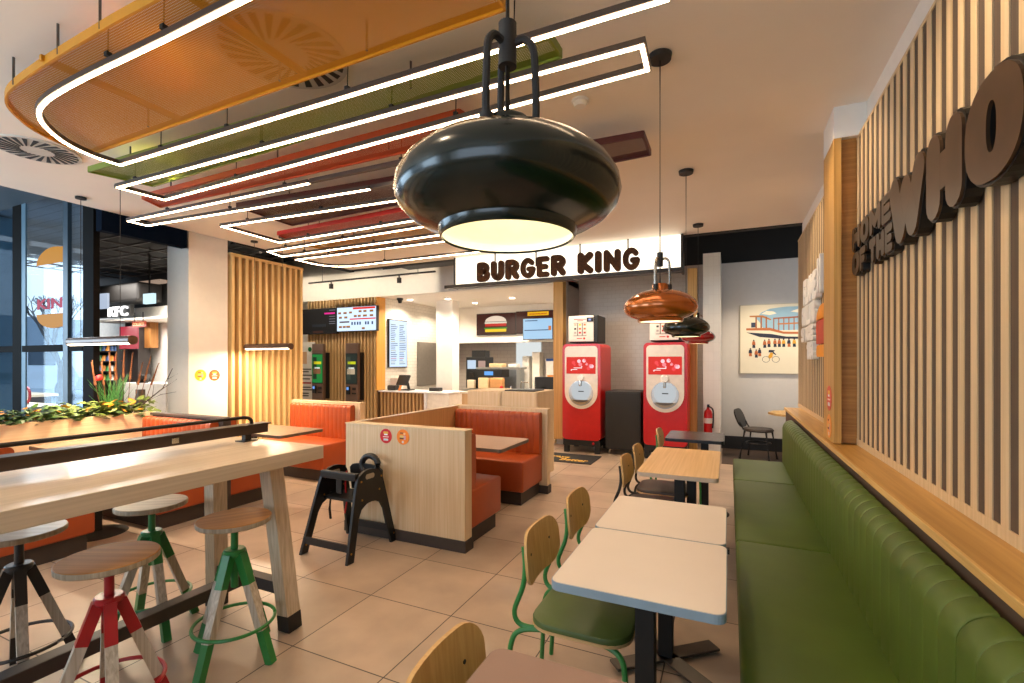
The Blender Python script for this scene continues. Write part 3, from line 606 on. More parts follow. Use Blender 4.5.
# swirl air diffusers
def diffuser(label, x, y, r=.30):
    t = thing('swirl_diffuser', label, 'ceiling vent', (x, y, CZ-.02))
    obj('plate', cyl(B(), x, y, CZ-.012, CZ, r, n=48), mat('cfc8bd', .5), t)
    s = B()
    for k in range(24):
        a = 2*PI*k/24; da = .34
        p = [(x+rr*math.cos(a+q), y+rr*math.sin(a+q)) for rr, q in ((r*.38, 0), (r*.92, da), (r*.92, da+.13), (r*.38, .11))]
        prism(s, p, .003, 'xy', CZ-.0155)
    obj('slots', s, 'black', t)
diffuser('white swirl air diffuser at the left beside the orange raft', -4.93, 1.83, .26)
diffuser('swirl air diffuser seen through the orange mesh raft', -2.17, 1.80, .33)
t = thing('smoke_detector', 'small round white smoke detector behind the big green lamp', 'smoke detector', (-.86, 2.92, CZ-.04))
obj('base', cyl(B(), -.86, 2.92, CZ-.015, CZ, .055, n=28), WHITEP, t, smooth=True); obj('sensor', cyl(B(), -.86, 2.92, CZ-.04, CZ-.015, .035, .045, n=28), WHITEP, t, smooth=True)

# tubular pendants over the booths
def tube_pendant(label, x0, x1, y, z=1.70, r=.042):
    t = thing('tubular_pendant', label, 'pendant lamp', ((x0+x1)/2, y, z))
    s = B(); n = 24
    rings = []
    for x in (x0, x1):
        rings.append([s.verts.new((x, y+r*math.cos(math.radians(-35+250*k/n)), z+r*math.sin(math.radians(-35+250*k/n)))) for k in range(n+1)])
    for k in range(n): s.faces.new((rings[0][k], rings[0][k+1], rings[1][k+1], rings[1][k]))
    obj('shell', s, mat('6a5243', .35, .4), t, smooth=True)
    d = B(); rr = r*.93; a = [d.verts.new((x0+.003, y+rr*math.cos(math.radians(q)), z+rr*math.sin(math.radians(q)))) for q in range(-150, -29, 12)]
    b = [d.verts.new((x1-.003, v.co.y, v.co.z)) for v in a]
    for k in range(len(a)-1): d.faces.new((a[k], b[k], b[k+1], a[k+1]))
    obj('diffuser', d, 'leddim', t, smooth=True)
    for x in (x0-.01, x1): obj('end_cap', disc(B(), (x, y, z), r*1.02, .012, 'x', 28), mat('5a3c28', .4), t)
    for k in (.18, .82):
        cx = x0+(x1-x0)*k; c = obj('cable', tube(B(), [(cx, y, z+r), (cx, y, CZ-.02)], .003, 6), 'softblack', t); obj('ceiling_rose', cyl(B(), cx, y, CZ-.02, CZ, .045, n=24), 'softblack', c)
    lamp('tube_light', 'AREA', ((x0+x1)/2, y, z-.05), 26, WARM, shape='RECTANGLE', size=x1-x0, size_y=.05)
tube_pendant('horizontal tube pendant lamp in front of the window', -6.15, -5.05, 2.54)
tube_pendant('horizontal tube pendant lamp in front of the freestanding slatted screen', -6.10, -5.25, 4.46)

# ================================================================ HIGH TABLE
t = thing('high_table', 'long pale wooden high communal table at the left with stools under it', 'table', (-2.6, .4, 0))
obj('tabletop', bx(-3.13, -2.07, -1.6, 1.98, .958, 1.03, bev=.003), 'lighty', t)
GW = wood('d6c4aa', 'b7a388', 'z', .55, 80)
for s in (1, -1):
    for ye, yt in ((1.90, 1.84), (-1.5, -1.45)):
        lg = obj('leg', beam(B(), (-2.56+s*.31, ye, .09), (-2.56+s*.235, yt, .958), .085, .085, up=(0, 1, 0)), GW, t)
        obj('leg_tip', beam(B(), (-2.56+s*.317, ye+.004, 0), (-2.56+s*.31, ye, .09), .087, .087, up=(0, 1, 0)), 'softblack', lg)
obj('foot_crossbar', bx(-2.92, -2.28, 1.86, 1.92, .20, .265), 'plinth', t); obj('foot_crossbar', bx(-2.92, -2.28, -1.5, -1.44, .20, .265), 'plinth', t)
obj('foot_rail', bx(-2.64, -2.56, -1.44, 1.86, .20, .265, bev=.004), mat('4a4038', .5, .3), t)
t = thing('table_rail', 'dark steel beam and tube rail running along the middle of the high table', 'rail', (-2.6, .4, 1.03))
STL = mat('4b3c33', .45, .3)
obj('beam', bx(-2.62, -2.58, -1.5, 2.03, 1.068, 1.125, bev=.003), STL, t)
obj('beam_flange', bx(-2.645, -2.555, -1.5, 2.03, 1.120, 1.128), STL, t)
obj('tube_rail', tube(B(), [(-2.6, -1.4, 1.17)]+[(-2.6, y, 1.17) for y in (0, 1.0, 1.88)]+[(-2.6, 1.91, 1.165), (-2.6, 1.93, 1.15), (-2.6, 1.935, 1.125)], .010, 10), 'blacksteel', t, smooth=True)
for y in (1.90, .1, -1.3):
    p = obj('post', bx(-2.615, -2.585, y-.02, y+.02, 1.03, 1.07), 'blacksteel', t); obj('post_foot', bx(-2.64, -2.56, y-.045, y+.045, 1.03, 1.035), 'blacksteel', p)
s = obj('socket', bx(-2.58, -2.573, 1.47, 1.505, 1.08, 1.11, bev=.002), 'chrome', t)

# ================================================================ STOOLS
def stool(label, loc, rz, hx, group=None, seatm='seatwood'):
    paint = mat(hx, .35, noise=.08)
    t = thing('bar_stool', label, 'stool', loc, rz, group)
    zt = .71
    st_ = obj('seat', lathe(B(), [(.168, zt-.003), (.165, zt), (.10, zt-.001), (0, zt-.002)], 56), seatm, t, smooth=True, local=True)
    obj('seat_edge', lathe(B(), [(0, zt-.027), (.165, zt-.027), (.169, zt-.023), (.1695, zt-.006), (.168, zt-.003)], 56), 'plyedge', st_, smooth=True, local=True)
    obj('screw_spindle', cyl(B(), 0, 0, .36, zt-.028, .017, n=18), paint, t, smooth=True, local=True)
    obj('hub', lathe(B(), [(0, .44), (.022, .44), (.024, .50), (.05, .53), (.05, .548), (.045, .553), (0, .553)], 24), paint, t, smooth=True, local=True)
    for k in range(4):
        a = PI/4+PI/2*k; ca, sa = math.cos(a), math.sin(a); f = lambda r, z: (r*ca, r*sa, z)
        top, bot = (.034, .53), (.215, 0); mix = lambda q: (top[0]+(bot[0]-top[0])*q, top[1]+(bot[1]-top[1])*q)
        up = (-sa, ca, 0)
        lg = obj('leg', beam(B(), f(*mix(.28)), f(*mix(.70)), .039, .039, up=up), 'greywood', t, local=True)
        obj('painted_leg_top', beam(B(), f(*mix(0)), f(*mix(.28)), .041, .041, up=up), paint, lg, local=True)
        obj('painted_leg_foot', beam(B(), f(*mix(.70)), f(*mix(1)), .039, .037, up=up), paint, lg, local=True)
    rr = .034+(.215-.034)*.66+.030
    obj('foot_ring', tube(B(), [(rr*math.cos(2*PI*k/40), rr*math.sin(2*PI*k/40), .185) for k in range(40)], .0085, 8, closed=True), paint, t, smooth=True, local=True)
    return t
stool('bar stool with red painted legs, nearest the camera', (-2.29, 1.07, 0), math.radians(24), 'a91d22')
stool('bar stool with green painted legs in the near row by the table leg', (-2.28, 1.60, 0), math.radians(57), '2a7a38')
stool('bar stool with green painted legs on the far side of the high table', (-2.95, 1.58, 0), math.radians(34), '27733a', seatm=wood('bda67e', '988260', 'x', .5, 40))
stool('bar stool with black painted legs, cut off by the left edge', (-3.03, 1.06, 0), math.radians(30), '26211e', seatm=wood('a8947a', '8a765e', 'x', .45, 40, coat=.1))

# ================================================================ HIGH CHAIR
t = thing('high_chair', 'black stackable child high chair standing in front of the booth panel', 'high chair', (-2.79, 2.95, 0))
BP = mat('0d0d0e', .42, bump=.05)
def side_panel(x):
    yc = 2.94; hw = .285
    out = [(yc-hw, 0), (yc-hw+.068, 0)]
    inner = [(yc-.160, .23), (yc-.145, .30), (yc-.11, .36), (yc-.05, .39), (yc, .395), (yc+.05, .39), (yc+.11, .36), (yc+.145, .30), (yc+.160, .23)]
    out += inner+[(yc+hw-.068, 0), (yc+hw, 0)]
    out += [(yc+.19, .40), (yc+.155, .54)]+[(yc+.145*math.cos(a), .555+.095*math.sin(a)) for a in [i*PI/14 for i in range(1, 14)]]+[(yc-.155, .54), (yc-.19, .40)]
    bm = B(); prism(bm, out, .022, 'yz', x); return bm
for x, sh in ((-3.035, .075), (-2.565, -.04)):
    fb = side_panel(x)
    for v in fb.verts: v.co.x += sh*v.co.z/.65
    sp = obj('side_frame', fb, BP, t)
    bl = B()
    for y, z in ((2.84, .43), (3.04, .47), (2.84, .57), (3.07, .57), (2.70, .07), (3.19, .07)): disc(bl, (x+.022+sh*z/.65, y, z), .008, .003, 'x', 10)
    obj('bolt', bl, mat('b98a3a', .3, .8), sp)
    hd = B(); prism(hd, rrect(2.89, 2.99, .575, .615, .019), .002, 'yz', x+.0215+sh*.6/.65); obj('grip_opening', hd, mat('a89a86', .6), sp)
obj('front_rail', bx(-3.02, -2.56, 2.685, 2.70, .08, .135), BP, t); obj('rear_rail', bx(-3.02, -2.56, 3.175, 3.19, .08, .135), BP, t)
obj('seat', bx(-2.98, -2.585, 2.84, 3.10, .40, .42), BP, t); obj('tray_bar', bx(-2.965, -2.60, 2.80, 2.84, .575, .635, bev=.008), BP, t)
rb = B(); prism(rb, [(-2.93, .42), (-2.62, .42), (-2.61, .60)]+[(-2.79+.14*math.cos(a), .62+.02*math.sin(a)) for a in [i*PI/8 for i in range(0, 9)]]+[(-2.95, .60)], .02, 'xz', 3.11); obj('backrest', rb, BP, t)
rg = B(); tube(rg, [(-2.74+.085*math.cos(2*PI*k/28), 3.12+.1*(.075*math.sin(2*PI*k/28)), .635+.072*math.sin(2*PI*k/28)) for k in range(28)], .026, 10, closed=True); obj('ring_handle', rg, BP, t, smooth=True)
obj('crotch_post', bx(-2.82, -2.76, 2.82, 2.84, .46, .60, bev=.006), BP, t)
obj('strap', tube(B(), [(-2.86, 2.98, .60), (-2.865, 2.97, .50), (-2.87, 2.99, .33), (-2.88, 2.98, .25)], .007, 6), mat('c01c1c', .6), t)
obj('buckle_strap', tube(B(), [(-2.95, 2.90, .44), (-2.955, 2.89, .30), (-2.955, 2.90, .22)], .010, 6), BP, t)

# ================================================================ CENTRE BOOTH (panels, benches, table)
t = thing('booth_partition', 'U-shaped pale wooden partition around the middle orange booth', 'partition', (-2.5, 4.2, 0))
obj('panel', bx(-3.10, -1.88, 3.22, 3.33, .09, .95, bev=.002), 'lightwood', t)
obj('panel', bx(-3.10, -3.05, 3.33, 5.05, .09, .95, bev=.002), wood('d7a872', 'c69660', 'z', .5), t)
obj('panel', bx(-3.10, -1.87, 5.05, 5.14, .09, .955, bev=.002), 'lightwood', t)
obj('capping', bx(-3.105, -1.875, 3.215, 3.335, .95, .958), 'lightx', t); obj('capping', bx(-3.105, -3.045, 3.335, 5.05, .95, .958), 'lighty', t); obj('capping', bx(-3.105, -1.865, 5.05, 5.145, .955, .962), 'lightx', t)
obj('plinth', bx(-3.11, -1.87, 3.21, 3.34, 0, .09), 'plinth', t); obj('plinth', bx(-3.11, -3.04, 3.34, 5.04, 0, .09), 'plinth', t); obj('plinth', bx(-3.11, -1.86, 5.04, 5.15, 0, .09), 'plinth', t)
def sticker(label, pos, nrm, r, h1, art):
    """round sticker with a small printed burger and caption bars"""
    t = thing('round_sticker', label, 'sticker', pos)
    x, y, z = pos
    def pc(poly, tk, k):
        bm = B()
        if nrm == '-y': prism(bm, [(x+a, z+b) for a, b in poly], -tk, 'xz', y)
        elif nrm == '+x': prism(bm, [(y+a, z+b) for a, b in poly], tk, 'yz', x)
        else: prism(bm, [(y-a, z+b) for a, b in poly], -tk, 'yz', x)
        bmesh.ops.recalc_face_normals(bm, faces=bm.faces); return bm
    circ = [(r*math.cos(2*PI*k/28), r*math.sin(2*PI*k/28)) for k in range(28)]
    d = obj('disc', pc(circ, .002, 0), mat(h1, .4, noise=.01), t)
    for poly, hh in art(r): obj('print', pc(poly, .0028, 0), mat(hh, .5, noise=.01), d)
def art_a(r): return [(rrect(-.42*r, .42*r, .30*r, .62*r, .14*r), 'e8b23c'), (rrect(-.3*r, .3*r, .12*r, .30*r, .06*r), 'e9eef0'), (rrect(-.5*r, .5*r, -.16*r, -.04*r, .04*r), 'f1d8cc'), (rrect(-.4*r, .4*r, -.62*r, -.34*r, .05*r), 'cfd6d8')]
def art_b(r): return [(rrect(-.45*r, .05*r, .42*r, .58*r, .05*r), '8a4418'), (rrect(.1*r, .4*r, .3*r, .55*r, .05*r), 'f7c58e'), (rrect(-.5*r, .1*r, -.1*r, .2*r, .1*r), 'e0c070'), (rrect(-.5*r, .2*r, -.28*r, -.1*r, .05*r), '6a3a20'), (rrect(.12*r, .45*r, -.35*r, .2*r, .06*r), 'd8a0a8'), (rrect(-.15*r, .15*r, -.8*r, -.5*r, .05*r), 'e2d4d2')]
p = at(386, 436, y=3.219); sticker('red round sticker on the end panel of the middle booth', (p.x, 3.219, p.z), '-y', .062, 'c8141e', art_a)
p = at(403, 437, y=3.219); sticker('orange round sticker on the end panel of the middle booth', (p.x, 3.219, p.z), '-y', .064, 'f08218', art_b)
sticker('yellow-orange round sticker on the white column', (-6.299, 3.95, 1.32), '+x', .075, 'f7b51c', art_b)
sticker('orange-red round sticker on the white column', (-6.299, 4.135, 1.315), '+x', .075, 'f0602a', art_a)
sticker('red and white round sticker on the oak pillar, upper of the two', (.6215, 3.84, 1.25), '-x', .085, 'd8402a', art_a)
sticker('orange round sticker on the oak pillar, lower of the two', (.6215, 3.84, 1.06), '-x', .08, 'e8922a', art_b)

def booth_bench(label, x0, x1, yb, d, group=None, z1=.915, fl=.075, nm='booth_bench', backz=None, mirror=1, back=True):
    """upholstered bench along x; yb is the back plane, d=+1 faces +y, d=-1 faces -y"""
    t = thing(nm, label, 'bench', ((x0+x1)/2, yb, 0), 0, group)
    def yy(a, b): return (min(yb+d*a, yb+d*b), max(yb+d*a, yb+d*b))
    a, b = yy(.0, .52); obj('plinth', bx(x0+.01, x1-.04, a, b-.0, 0, .14), 'plinth', t)
    a, b = yy(.0, .56); obj('seat', bx(x0, x1, a, b, .14, .46, bev=.02, seg=3), 'orange', t, smooth=True)
    if back:
        bk = B(); n = round((x1-x0)/fl); p = (x1-x0-.01)/n
        prof = [(0, .46), (.085, .46), (.095, .60), (.09, z1-.05)]+[(.05+.04*math.cos(q), z1-.04+.04*math.sin(q)) for q in [i*PI/2/5 for i in range(6)]]+[(.012, z1-.003), (0, z1-.03)]
        rings = []
        for i in range(n):
            for f, dd in ((0, .007), (.12, .002), (.5, 0), (.88, .002)):
                x = x0+.005+(i+f)*p; e = 0
                rings.append([bk.verts.new((x, yb+d*(q-(dd if q > .04 else 0)), z-(dd if q > .0 and z > .8 else 0))) for q, z in prof])
        rings.append([bk.verts.new((x1-.005, yb+d*q, z)) for q, z in prof])
        for r1, r2 in zip(rings, rings[1:]):
            for k in range(len(prof)): bk.faces.new((r1[k], r1[(k+1) % len(prof)], r2[(k+1) % len(prof)], r2[k]))
        bk.faces.new(rings[0]); bk.faces.new(rings[-1]); bmesh.ops.recalc_face_normals(bk, faces=bk.faces)
        obj('backrest', bk, 'orange', t, smooth=True)
    return t
booth_bench('orange booth bench against the near panel of the middle booth', -3.04, -1.89, 3.335, 1)
booth_bench('orange booth bench at the far end of the middle booth, facing the camera', -3.04, -1.93, 5.045, -1, z1=.925)
cafe_table('brown topped booth table between the middle booth benches', -3.03, -1.76, 3.62, 4.26, mat('a98b78', .4, noise=.02), mat('6a5e54', .4), [(-2.45, 3.94)], z=.75, base='round')

# ================================================================ LEFT BOOTHS
XL, XR = -5.72, -4.58
for nm, yc, la, lb in (('booth_divider', 3.10, 'dark capped divider between back-to-back orange benches left of the column', None),):
    t = thing(nm, la, 'partition', ((XL+XR)/2, yc, 0))
    obj('panel', bx(XL, XR+.0, yc-.03, yc+.03, 0, .92), 'plinth', t); obj('cap', bx(XL-.02, XR+.03, yc-.045, yc+.045, .92, .945, bev=.003), mat('4a3d34', .5), t)
    obj('end_post', bx(XR, XR+.05, yc-.04, yc+.04, 0, .92), 'plinth', t)
booth_bench('orange booth bench under the planter end, facing the camera, left of the high table rail', XL, XR, 3.052, -1)
booth_bench('orange booth bench backing onto the one that faces the camera by the planter', XL, XR, 3.148, 1)
booth_bench('orange booth bench whose red-orange end shows behind the leftmost stool', XL, XR, 1.49, 1, z1=.90)
booth_bench('orange booth bench with fluted back in front of the slatted screen and kiosks', XL, XR, 4.93, -1)
t = thing('booth_end_panel', 'pale wooden panel behind the fluted orange bench near the kiosks', 'partition', (-5.1, 5.0, 0))
obj('panel', bx(XL-.06, XR+.08, 4.935, 5.03, .09, .935), 'lightwood', t); obj('capping', bx(XL-.065, XR+.085, 4.93, 5.035, .935, .945), 'lightx', t); obj('plinth', bx(XL-.06, XR+.08, 4.94, 5.03, 0, .09), 'plinth', t)
BT = mat('a58b74', .25, noise=.02)
cafe_table('brown booth table beyond the end of the high table', -5.35, -4.10, 3.36, 3.93, BT, mat('5a4c40', .4), [(-4.9, 3.66)], base='round')
cafe_table('brown booth table hidden behind the high table, its round foot showing', -5.65, -4.45, 2.03, 2.46, BT, mat('5a4c40', .4), [(-5.02, 2.25)], base='round')

# ================================================================ PLANTER AND PLANTS
t = thing('planter_box', 'long pale wooden planter box along the window', 'planter', (-5.95, 1.0, 0))
pb = B(); box(pb, -5.79, -5.75, -1.5, 3.12, 0, .95); box(pb, -6.15, -6.11, -1.5, 3.12, 0, .95); box(pb, -6.11, -5.79, 3.08, 3.12, 0, .95); box(pb, -6.11, -5.79, -1.5, -1.46, 0, .95)
obj('box', pb, wood('f7e4bd', 'ebd0a2', 'y', .5), t); obj('soil', bx(-6.11, -5.79, -1.46, 3.08, .80, .90), mat('2e241c', .9, bump=.5), t)
single('planter_end_post', bx(-6.16, -6.10, 3.13, 3.20, 0, 1.18), 'plinth', 'short dark post at the end of the planter beside the white column', 'post')
LEAFS = [mat('4c6a2a', .5, noise=.3, scale=9), mat('39521f', .5, noise=.3, scale=9), mat('6c7d2e', .5, noise=.3, scale=9), mat('31481f', .55, noise=.3, scale=9)]
OLEAF = mat('d08a1e', .5, noise=.2)
def leaf(bm, c, s, yaw, pitch, wd=.5):
    d = Vector((math.cos(yaw)*math.cos(pitch), math.sin(yaw)*math.cos(pitch), math.sin(pitch))); u, v = frame(d)
    P = [c, c+d*s*.35+u*s*wd*.5-v*s*.05, c+d*s*.8+u*s*wd*.32, c+d*s, c+d*s*.8-u*s*wd*.32, c+d*s*.35-u*s*wd*.5-v*s*.05]
    q = [bm.verts.new(p) for p in P]; mid = bm.verts.new(c+d*s*.5+v*s*.10)
    for i in range(6): bm.faces.new((q[i], q[(i+1) % 6], mid))
def bush(label, y, n, m, rad, orange=0, h=.16, grp=None):
    t = thing('planter_shrub', label, 'plant', (-5.93, y, .90))
    bm = B(); st = B()
    for i in range(n):
        a = R_.uniform(0, 2*PI); r = rad*math.sqrt(R_.random()); x = -5.93+min(.22, r*.9)*math.cos(a)+R_.uniform(-.04, .08); yy = y+r*math.sin(a)*1.25; z = .92+R_.random()**.8*h*(1-.5*r/rad)
        leaf(bm, Vector((x, yy, z)), R_.uniform(.055, .10), R_.uniform(0, 2*PI), R_.uniform(-.5, .7), .75)
    for i in range(10):
        a = R_.uniform(0, 2*PI); tube(st, [(-5.93, y, .89), (-5.93+.1*math.cos(a), y+.16*math.sin(a), .98)], .004, 5)
    obj('leaves', bm, m, t); obj('stems', st, mat('4a3a24', .7), t)
    if orange:
        b2 = B()
        for i in range(orange): leaf(b2, Vector((-5.86+R_.uniform(-.06, .12), y+R_.uniform(-rad, rad), .95+R_.uniform(0, .13))), R_.uniform(.05, .08), R_.uniform(0, 6.28), R_.uniform(-.2, .6), .8)
        obj('orange_leaves', b2, OLEAF, t, label='orange leaves')
bush('low leafy plant with orange leaves at the left edge of the photo', 1.72, 90, LEAFS[1], .24, 22)
bush('low green shrub in the planter, left of the orange-topped one', 2.02, 120, LEAFS[3], .22, 6)
bush('low green shrub with orange leaf on top in the planter under the window mullion', 2.28, 130, LEAFS[0], .22, 10, .18)
bush('fuller green shrub in the planter where leaves hang over the edge', 2.55, 150, LEAFS[2], .2, 5, .22)
bush('shrub with orange leaves at the foot of the tall grass', 2.80, 120, LEAFS[1], .18, 20, .13)
bush('pale green shrub at the far end of the planter', 3.02, 90, LEAFS[2], .15, 0, .19)
t = thing('ornamental_grass', 'tall spiky green grass clump with brown plumes in the planter', 'plant', (-5.95, 2.82, .9))
g = B(); pl = B()
for i in range(70):
    a = R_.uniform(0, 2*PI); l_ = R_.uniform(.25, .47); k = R_.uniform(.02, .16); p0 = Vector((-5.95+R_.uniform(-.04, .04), 2.80+R_.uniform(-.05, .08), .9)); dx = Vector((math.cos(a)*.5, math.sin(a), 0))*k
    tube(g, [p0, p0+dx*.5+Vector((0, 0, l_*.6)), p0+dx*1.25+Vector((0, 0, l_))], .0045, 4, r2=.001)
obj('blades', g, mat('3f7a36', .5, noise=.25), t)
for i in range(9):
    p0 = Vector((-5.95, 2.72+.045*i, .92)); e = p0+Vector((R_.uniform(-.05, .05), (i-3)*.035, R_.uniform(.52, .72)))
    tube(pl, [p0, p0.lerp(e, .55), e], .0035, 5); tube(pl, [p0.lerp(e, .58), p0.lerp(e, .8), e+Vector((0, .01, .02))], .013, 6, r2=.004)
obj('plumes', pl, mat('6a3e1e', .8, noise=.3, scale=40), t, label='brown plumes')
t = thing('dry_branch', 'bare dark branching twig leaning right out of the planter', 'branch', (-5.85, 2.95, .92))
br = B()
for pts, r in (([(-5.85, 2.93, .92), (-5.82, 3.06, 1.06), (-5.80, 3.22, 1.20), (-5.8, 3.32, 1.42)], .009), ([(-5.82, 3.06, 1.06), (-5.8, 3.2, 1.13), (-5.8, 3.36, 1.15)], .005), ([(-5.81, 3.12, 1.12), (-5.84, 3.15, 1.27)], .004), ([(-5.80, 3.2, 1.18), (-5.78, 3.36, 1.30)], .004), ([(-5.8, 3.27, 1.30), (-5.8, 3.38, 1.36)], .003)): tube(br, pts, r, 6, r2=r*.4)
obj('twigs', br, mat('3a2a20', .8), t)
t = thing('red_flower', 'single red flower on a tall stem in the planter', 'flower', (-5.95, 2.70, .9))
obj('stem', tube(B(), [(-5.95, 2.70, .9), (-5.95, 2.69, 1.30)], .004, 6), mat('3a5a2a', .6), t)
f = B(); bmesh.ops.create_icosphere(f, subdivisions=2, radius=.032, matrix=Matrix.Translation((-5.95, 2.69, 1.33)))
for v in f.verts: v.co += Vector((R_.uniform(-.004, .004),)*3)
obj('petals', f, mat('c01a1a', .6), t)

# ================================================================ SLATTED SCREEN (left)
t = thing('slatted_screen', 'freestanding tall pale wooden slatted screen beside the white column', 'screen', (-6.3, 4.95, 0))
obj('backing', bx(-6.40, -6.37, 4.34, 5.56, 0, 3.0), wood('a5854f', '8a6c3c', 'z', .6), t)
bm = B(); y = 4.36
for i in range(12): box(bm, -6.37, -6.27, y, y+.042, .05, 2.97); y += .1055
obj('slats', bm, wood('e8c88e', 'd8b476', 'z', .5), t)
obj('top_rail', bx(-6.40, -6.262, 4.34, 5.57, 2.97, 3.01), wood('e8c88e', 'd8b476', 'y', .5), t); obj('bottom_rail', bx(-6.40, -6.262, 4.34, 5.57, 0, .05), wood('e8c88e', 'd8b476', 'y', .5), t)

# ================================================================ KIOSK WALL
t = thing('slatted_feature_wall', 'wide slatted wooden wall carrying screens and order kiosks', 'wall panel', (-8.0, 8.2, 0))
x0, x1 = -8.98, -6.92
obj('backing', bx(x0, x1, 8.16, 8.37, 0, 2.9), wood('5a4024', '463018', 'z', .7), t)
bm = B(); n = 22; p = (x1-x0)/n
for i in range(n): box(bm, x0+i*p+.01, x0+i*p+.01+p*.5, 8.10, 8.16, 0, 2.9)
obj('slats', bm, wood('d8b684', 'c09a66', 'z', .55), t)
obj('end_board', bx(x1-.02, x1+.005, 8.09, 8.37, .88, 2.9), wood('e0a24a', 'cc8c36', 'z', .5), t)
def screen_box(t, x0, x1, z0, z1, y, tk=.05, col='cfe4ff', e=1.3, bz=.015):
    obj('casing', bx(x0, x1, y-tk, y, z0, z1, bev=.004), 'black', t)
    return obj('display', bx(x0+bz, x1-bz, y-tk-.003, y-tk, z0+bz, z1-bz), mat(col, emit=e), t)
def bits(parent, y, items):
    """printed or displayed marks: (colour, emission, x0, x1, z0, z1)"""
    for h, e, a, b, c, d in items:
        obj('printed_mark', bx(a, b, y-.003, y, c, d), mat(h, emit=e) if e else mat(h, .5, noise=.01), parent)
def P2(px, py, y): q = at(px, py, y=y); return q.x, q.z
def prect(px0, px1, py0, py1, y):
    a, b = P2(px0, py1, y); c, d = P2(px1, py0, y); return a, c, b, d
Y = 8.098
a0, a1, b0, b1 = prect(302.5, 336.3, 307.5, 334.5, Y-.083)
t = thing('menu_screen', 'black wall screen with a small magenta tab, left of the white menu', 'screen', (a0, Y, b0))
d = screen_box(t, a0, a1, b0, b1, Y, tk=.08, col='0c0d12', e=.4)
wd, hh = a1-a0, b1-b0
bits(d, Y-.083, [('e0208c', 1.2, a0+.66*wd, a0+.96*wd, b0+.76*hh, b0+.82*hh)]+[('9a9aa8', .8, a0+.8*wd, a0+.97*wd, b0+k*hh, b0+(k+.018)*hh) for k in (.9, .66, .56, .46, .38)]+[('5a3428', .5, a0+.32*wd, a0+.62*wd, b0+.04*hh, b0+.12*hh), ('263038', .5, a0+.3*wd, a0+.7*wd, b0+.28*hh, b0+.38*hh)])
a0, a1, b0, b1 = prect(336.6, 376.5, 305, 332, Y-.083)
t = thing('menu_screen', 'bright white menu screen with rows of burgers and red bands', 'screen', (a0, Y, b0))
d = screen_box(t, a0, a1, b0, b1, Y, tk=.08); wd, hh = a1-a0, b1-b0
it = [('e02010', 1.1, a0+.42*wd, a0+.97*wd, b0+.88*hh, b0+.96*hh), ('e02010', 1.1, a0+.34*wd, a0+.98*wd, b0+.47*hh, b0+.52*hh), ('6a4a3a', .7, a0+.08*wd, a0+.33*wd, b0+.36*hh, b0+.42*hh)]
for fx, fz in ((.08, .76), (.22, .76), (.36, .77), (.10, .58), (.24, .58), (.48, .62), (.60, .80), (.72, .80), (.88, .80), (.58, .62), (.72, .62), (.88, .62), (.10, .20), (.20, .20), (.30, .20), (.68, .12)):
    q = R_.uniform(.035, .05); it += [('c8822c', .8, a0+(fx-q)*wd, a0+(fx+q)*wd, b0+(fz-.02)*hh, b0+(fz+.035)*hh), ('7a3c1c', .6, a0+(fx-q)*wd, a0+(fx+q)*wd, b0+(fz-.045)*hh, b0+(fz-.02)*hh)]
for fx in (.40, .47, .54, .60, .74, .80, .90): it.append(('2c4c7a', .8, a0+(fx-.018)*wd, a0+(fx+.018)*wd, b0+.26*hh, b0+.38*hh))
bits(d, Y-.083, it)
def kiosk(label, px, grad):
    a = at(px, 362, y=8.0).x; t = thing('order_kiosk', label, 'order kiosk', (a, 8.0, .7))
    KB = mat('7a6152', .4, .2)
    obj('body', bx(a-.17, a+.17, 7.94, 8.02, .62, 1.90, bev=.008), KB, t); obj('side_housing', bx(a-.14, a+.21, 8.02, 8.11, .66, 1.70), 'black', t)
    obj('screen', bx(a-.155, a+.155, 7.935, 7.94, 1.02, 1.66), mat(grad[0], emit=.8), t)
    s = obj('screen_bezel', bx(a-.165, a+.165, 7.937, 7.943, 1.00, 1.68), 'black', t)
    bits(t, 7.934, [(grad[1], .8, a-.13, a-.02, 1.10, 1.60), (grad[2], 1.0, a-.10, a+.12, 1.44, 1.50), (grad[3], .9, a-.12, a+.10, 1.22, 1.34), ('dfe6d8', 1, a-.08, a+.08, 1.34, 1.37)])
    cr = obj('card_reader', bx(a-.12, a-.03, 7.90, 7.94, .78, .96, bev=.005), 'black', t); obj('reader_screen', bx(a-.105, a-.045, 7.897, 7.90, .88, .94), mat('7ab0ff', emit=.9), cr)
    obj('scanner', bx(a+.03, a+.12, 7.93, 7.94, .88, .93), 'black', t); obj('receipt_slot', bx(a+.02, a+.13, 7.93, 7.94, .79, .82), 'black', t)
kiosk('order kiosk with green screen, left of the two on the slatted wall', 319.5, ('1c8a3c', '14301c', 'd8c81c', '8a5a3c'))
kiosk('order kiosk with dark and yellow screen, right of the two on the slatted wall', 353.5, ('24302a', '3c463c', 'c8d01c', 'c8b090'))
a0, a1, b0, b1 = prect(300, 314, 342, 402, 8.06)
t = thing('menu_poster', 'white printed poster with a green round mark, left of the kiosks', 'poster', (a0, 8.06, b0))
d = obj('sheet', bx(a0, a1, 8.06, 8.10, b0, b1), WHITEP, t); wd, hh = a1-a0, b1-b0
obj('green_mark', disc(B(), (a0+.72*wd, 8.054, b0+.88*hh), .055, .004, 'y'), mat('1c7a3c', .5), d)
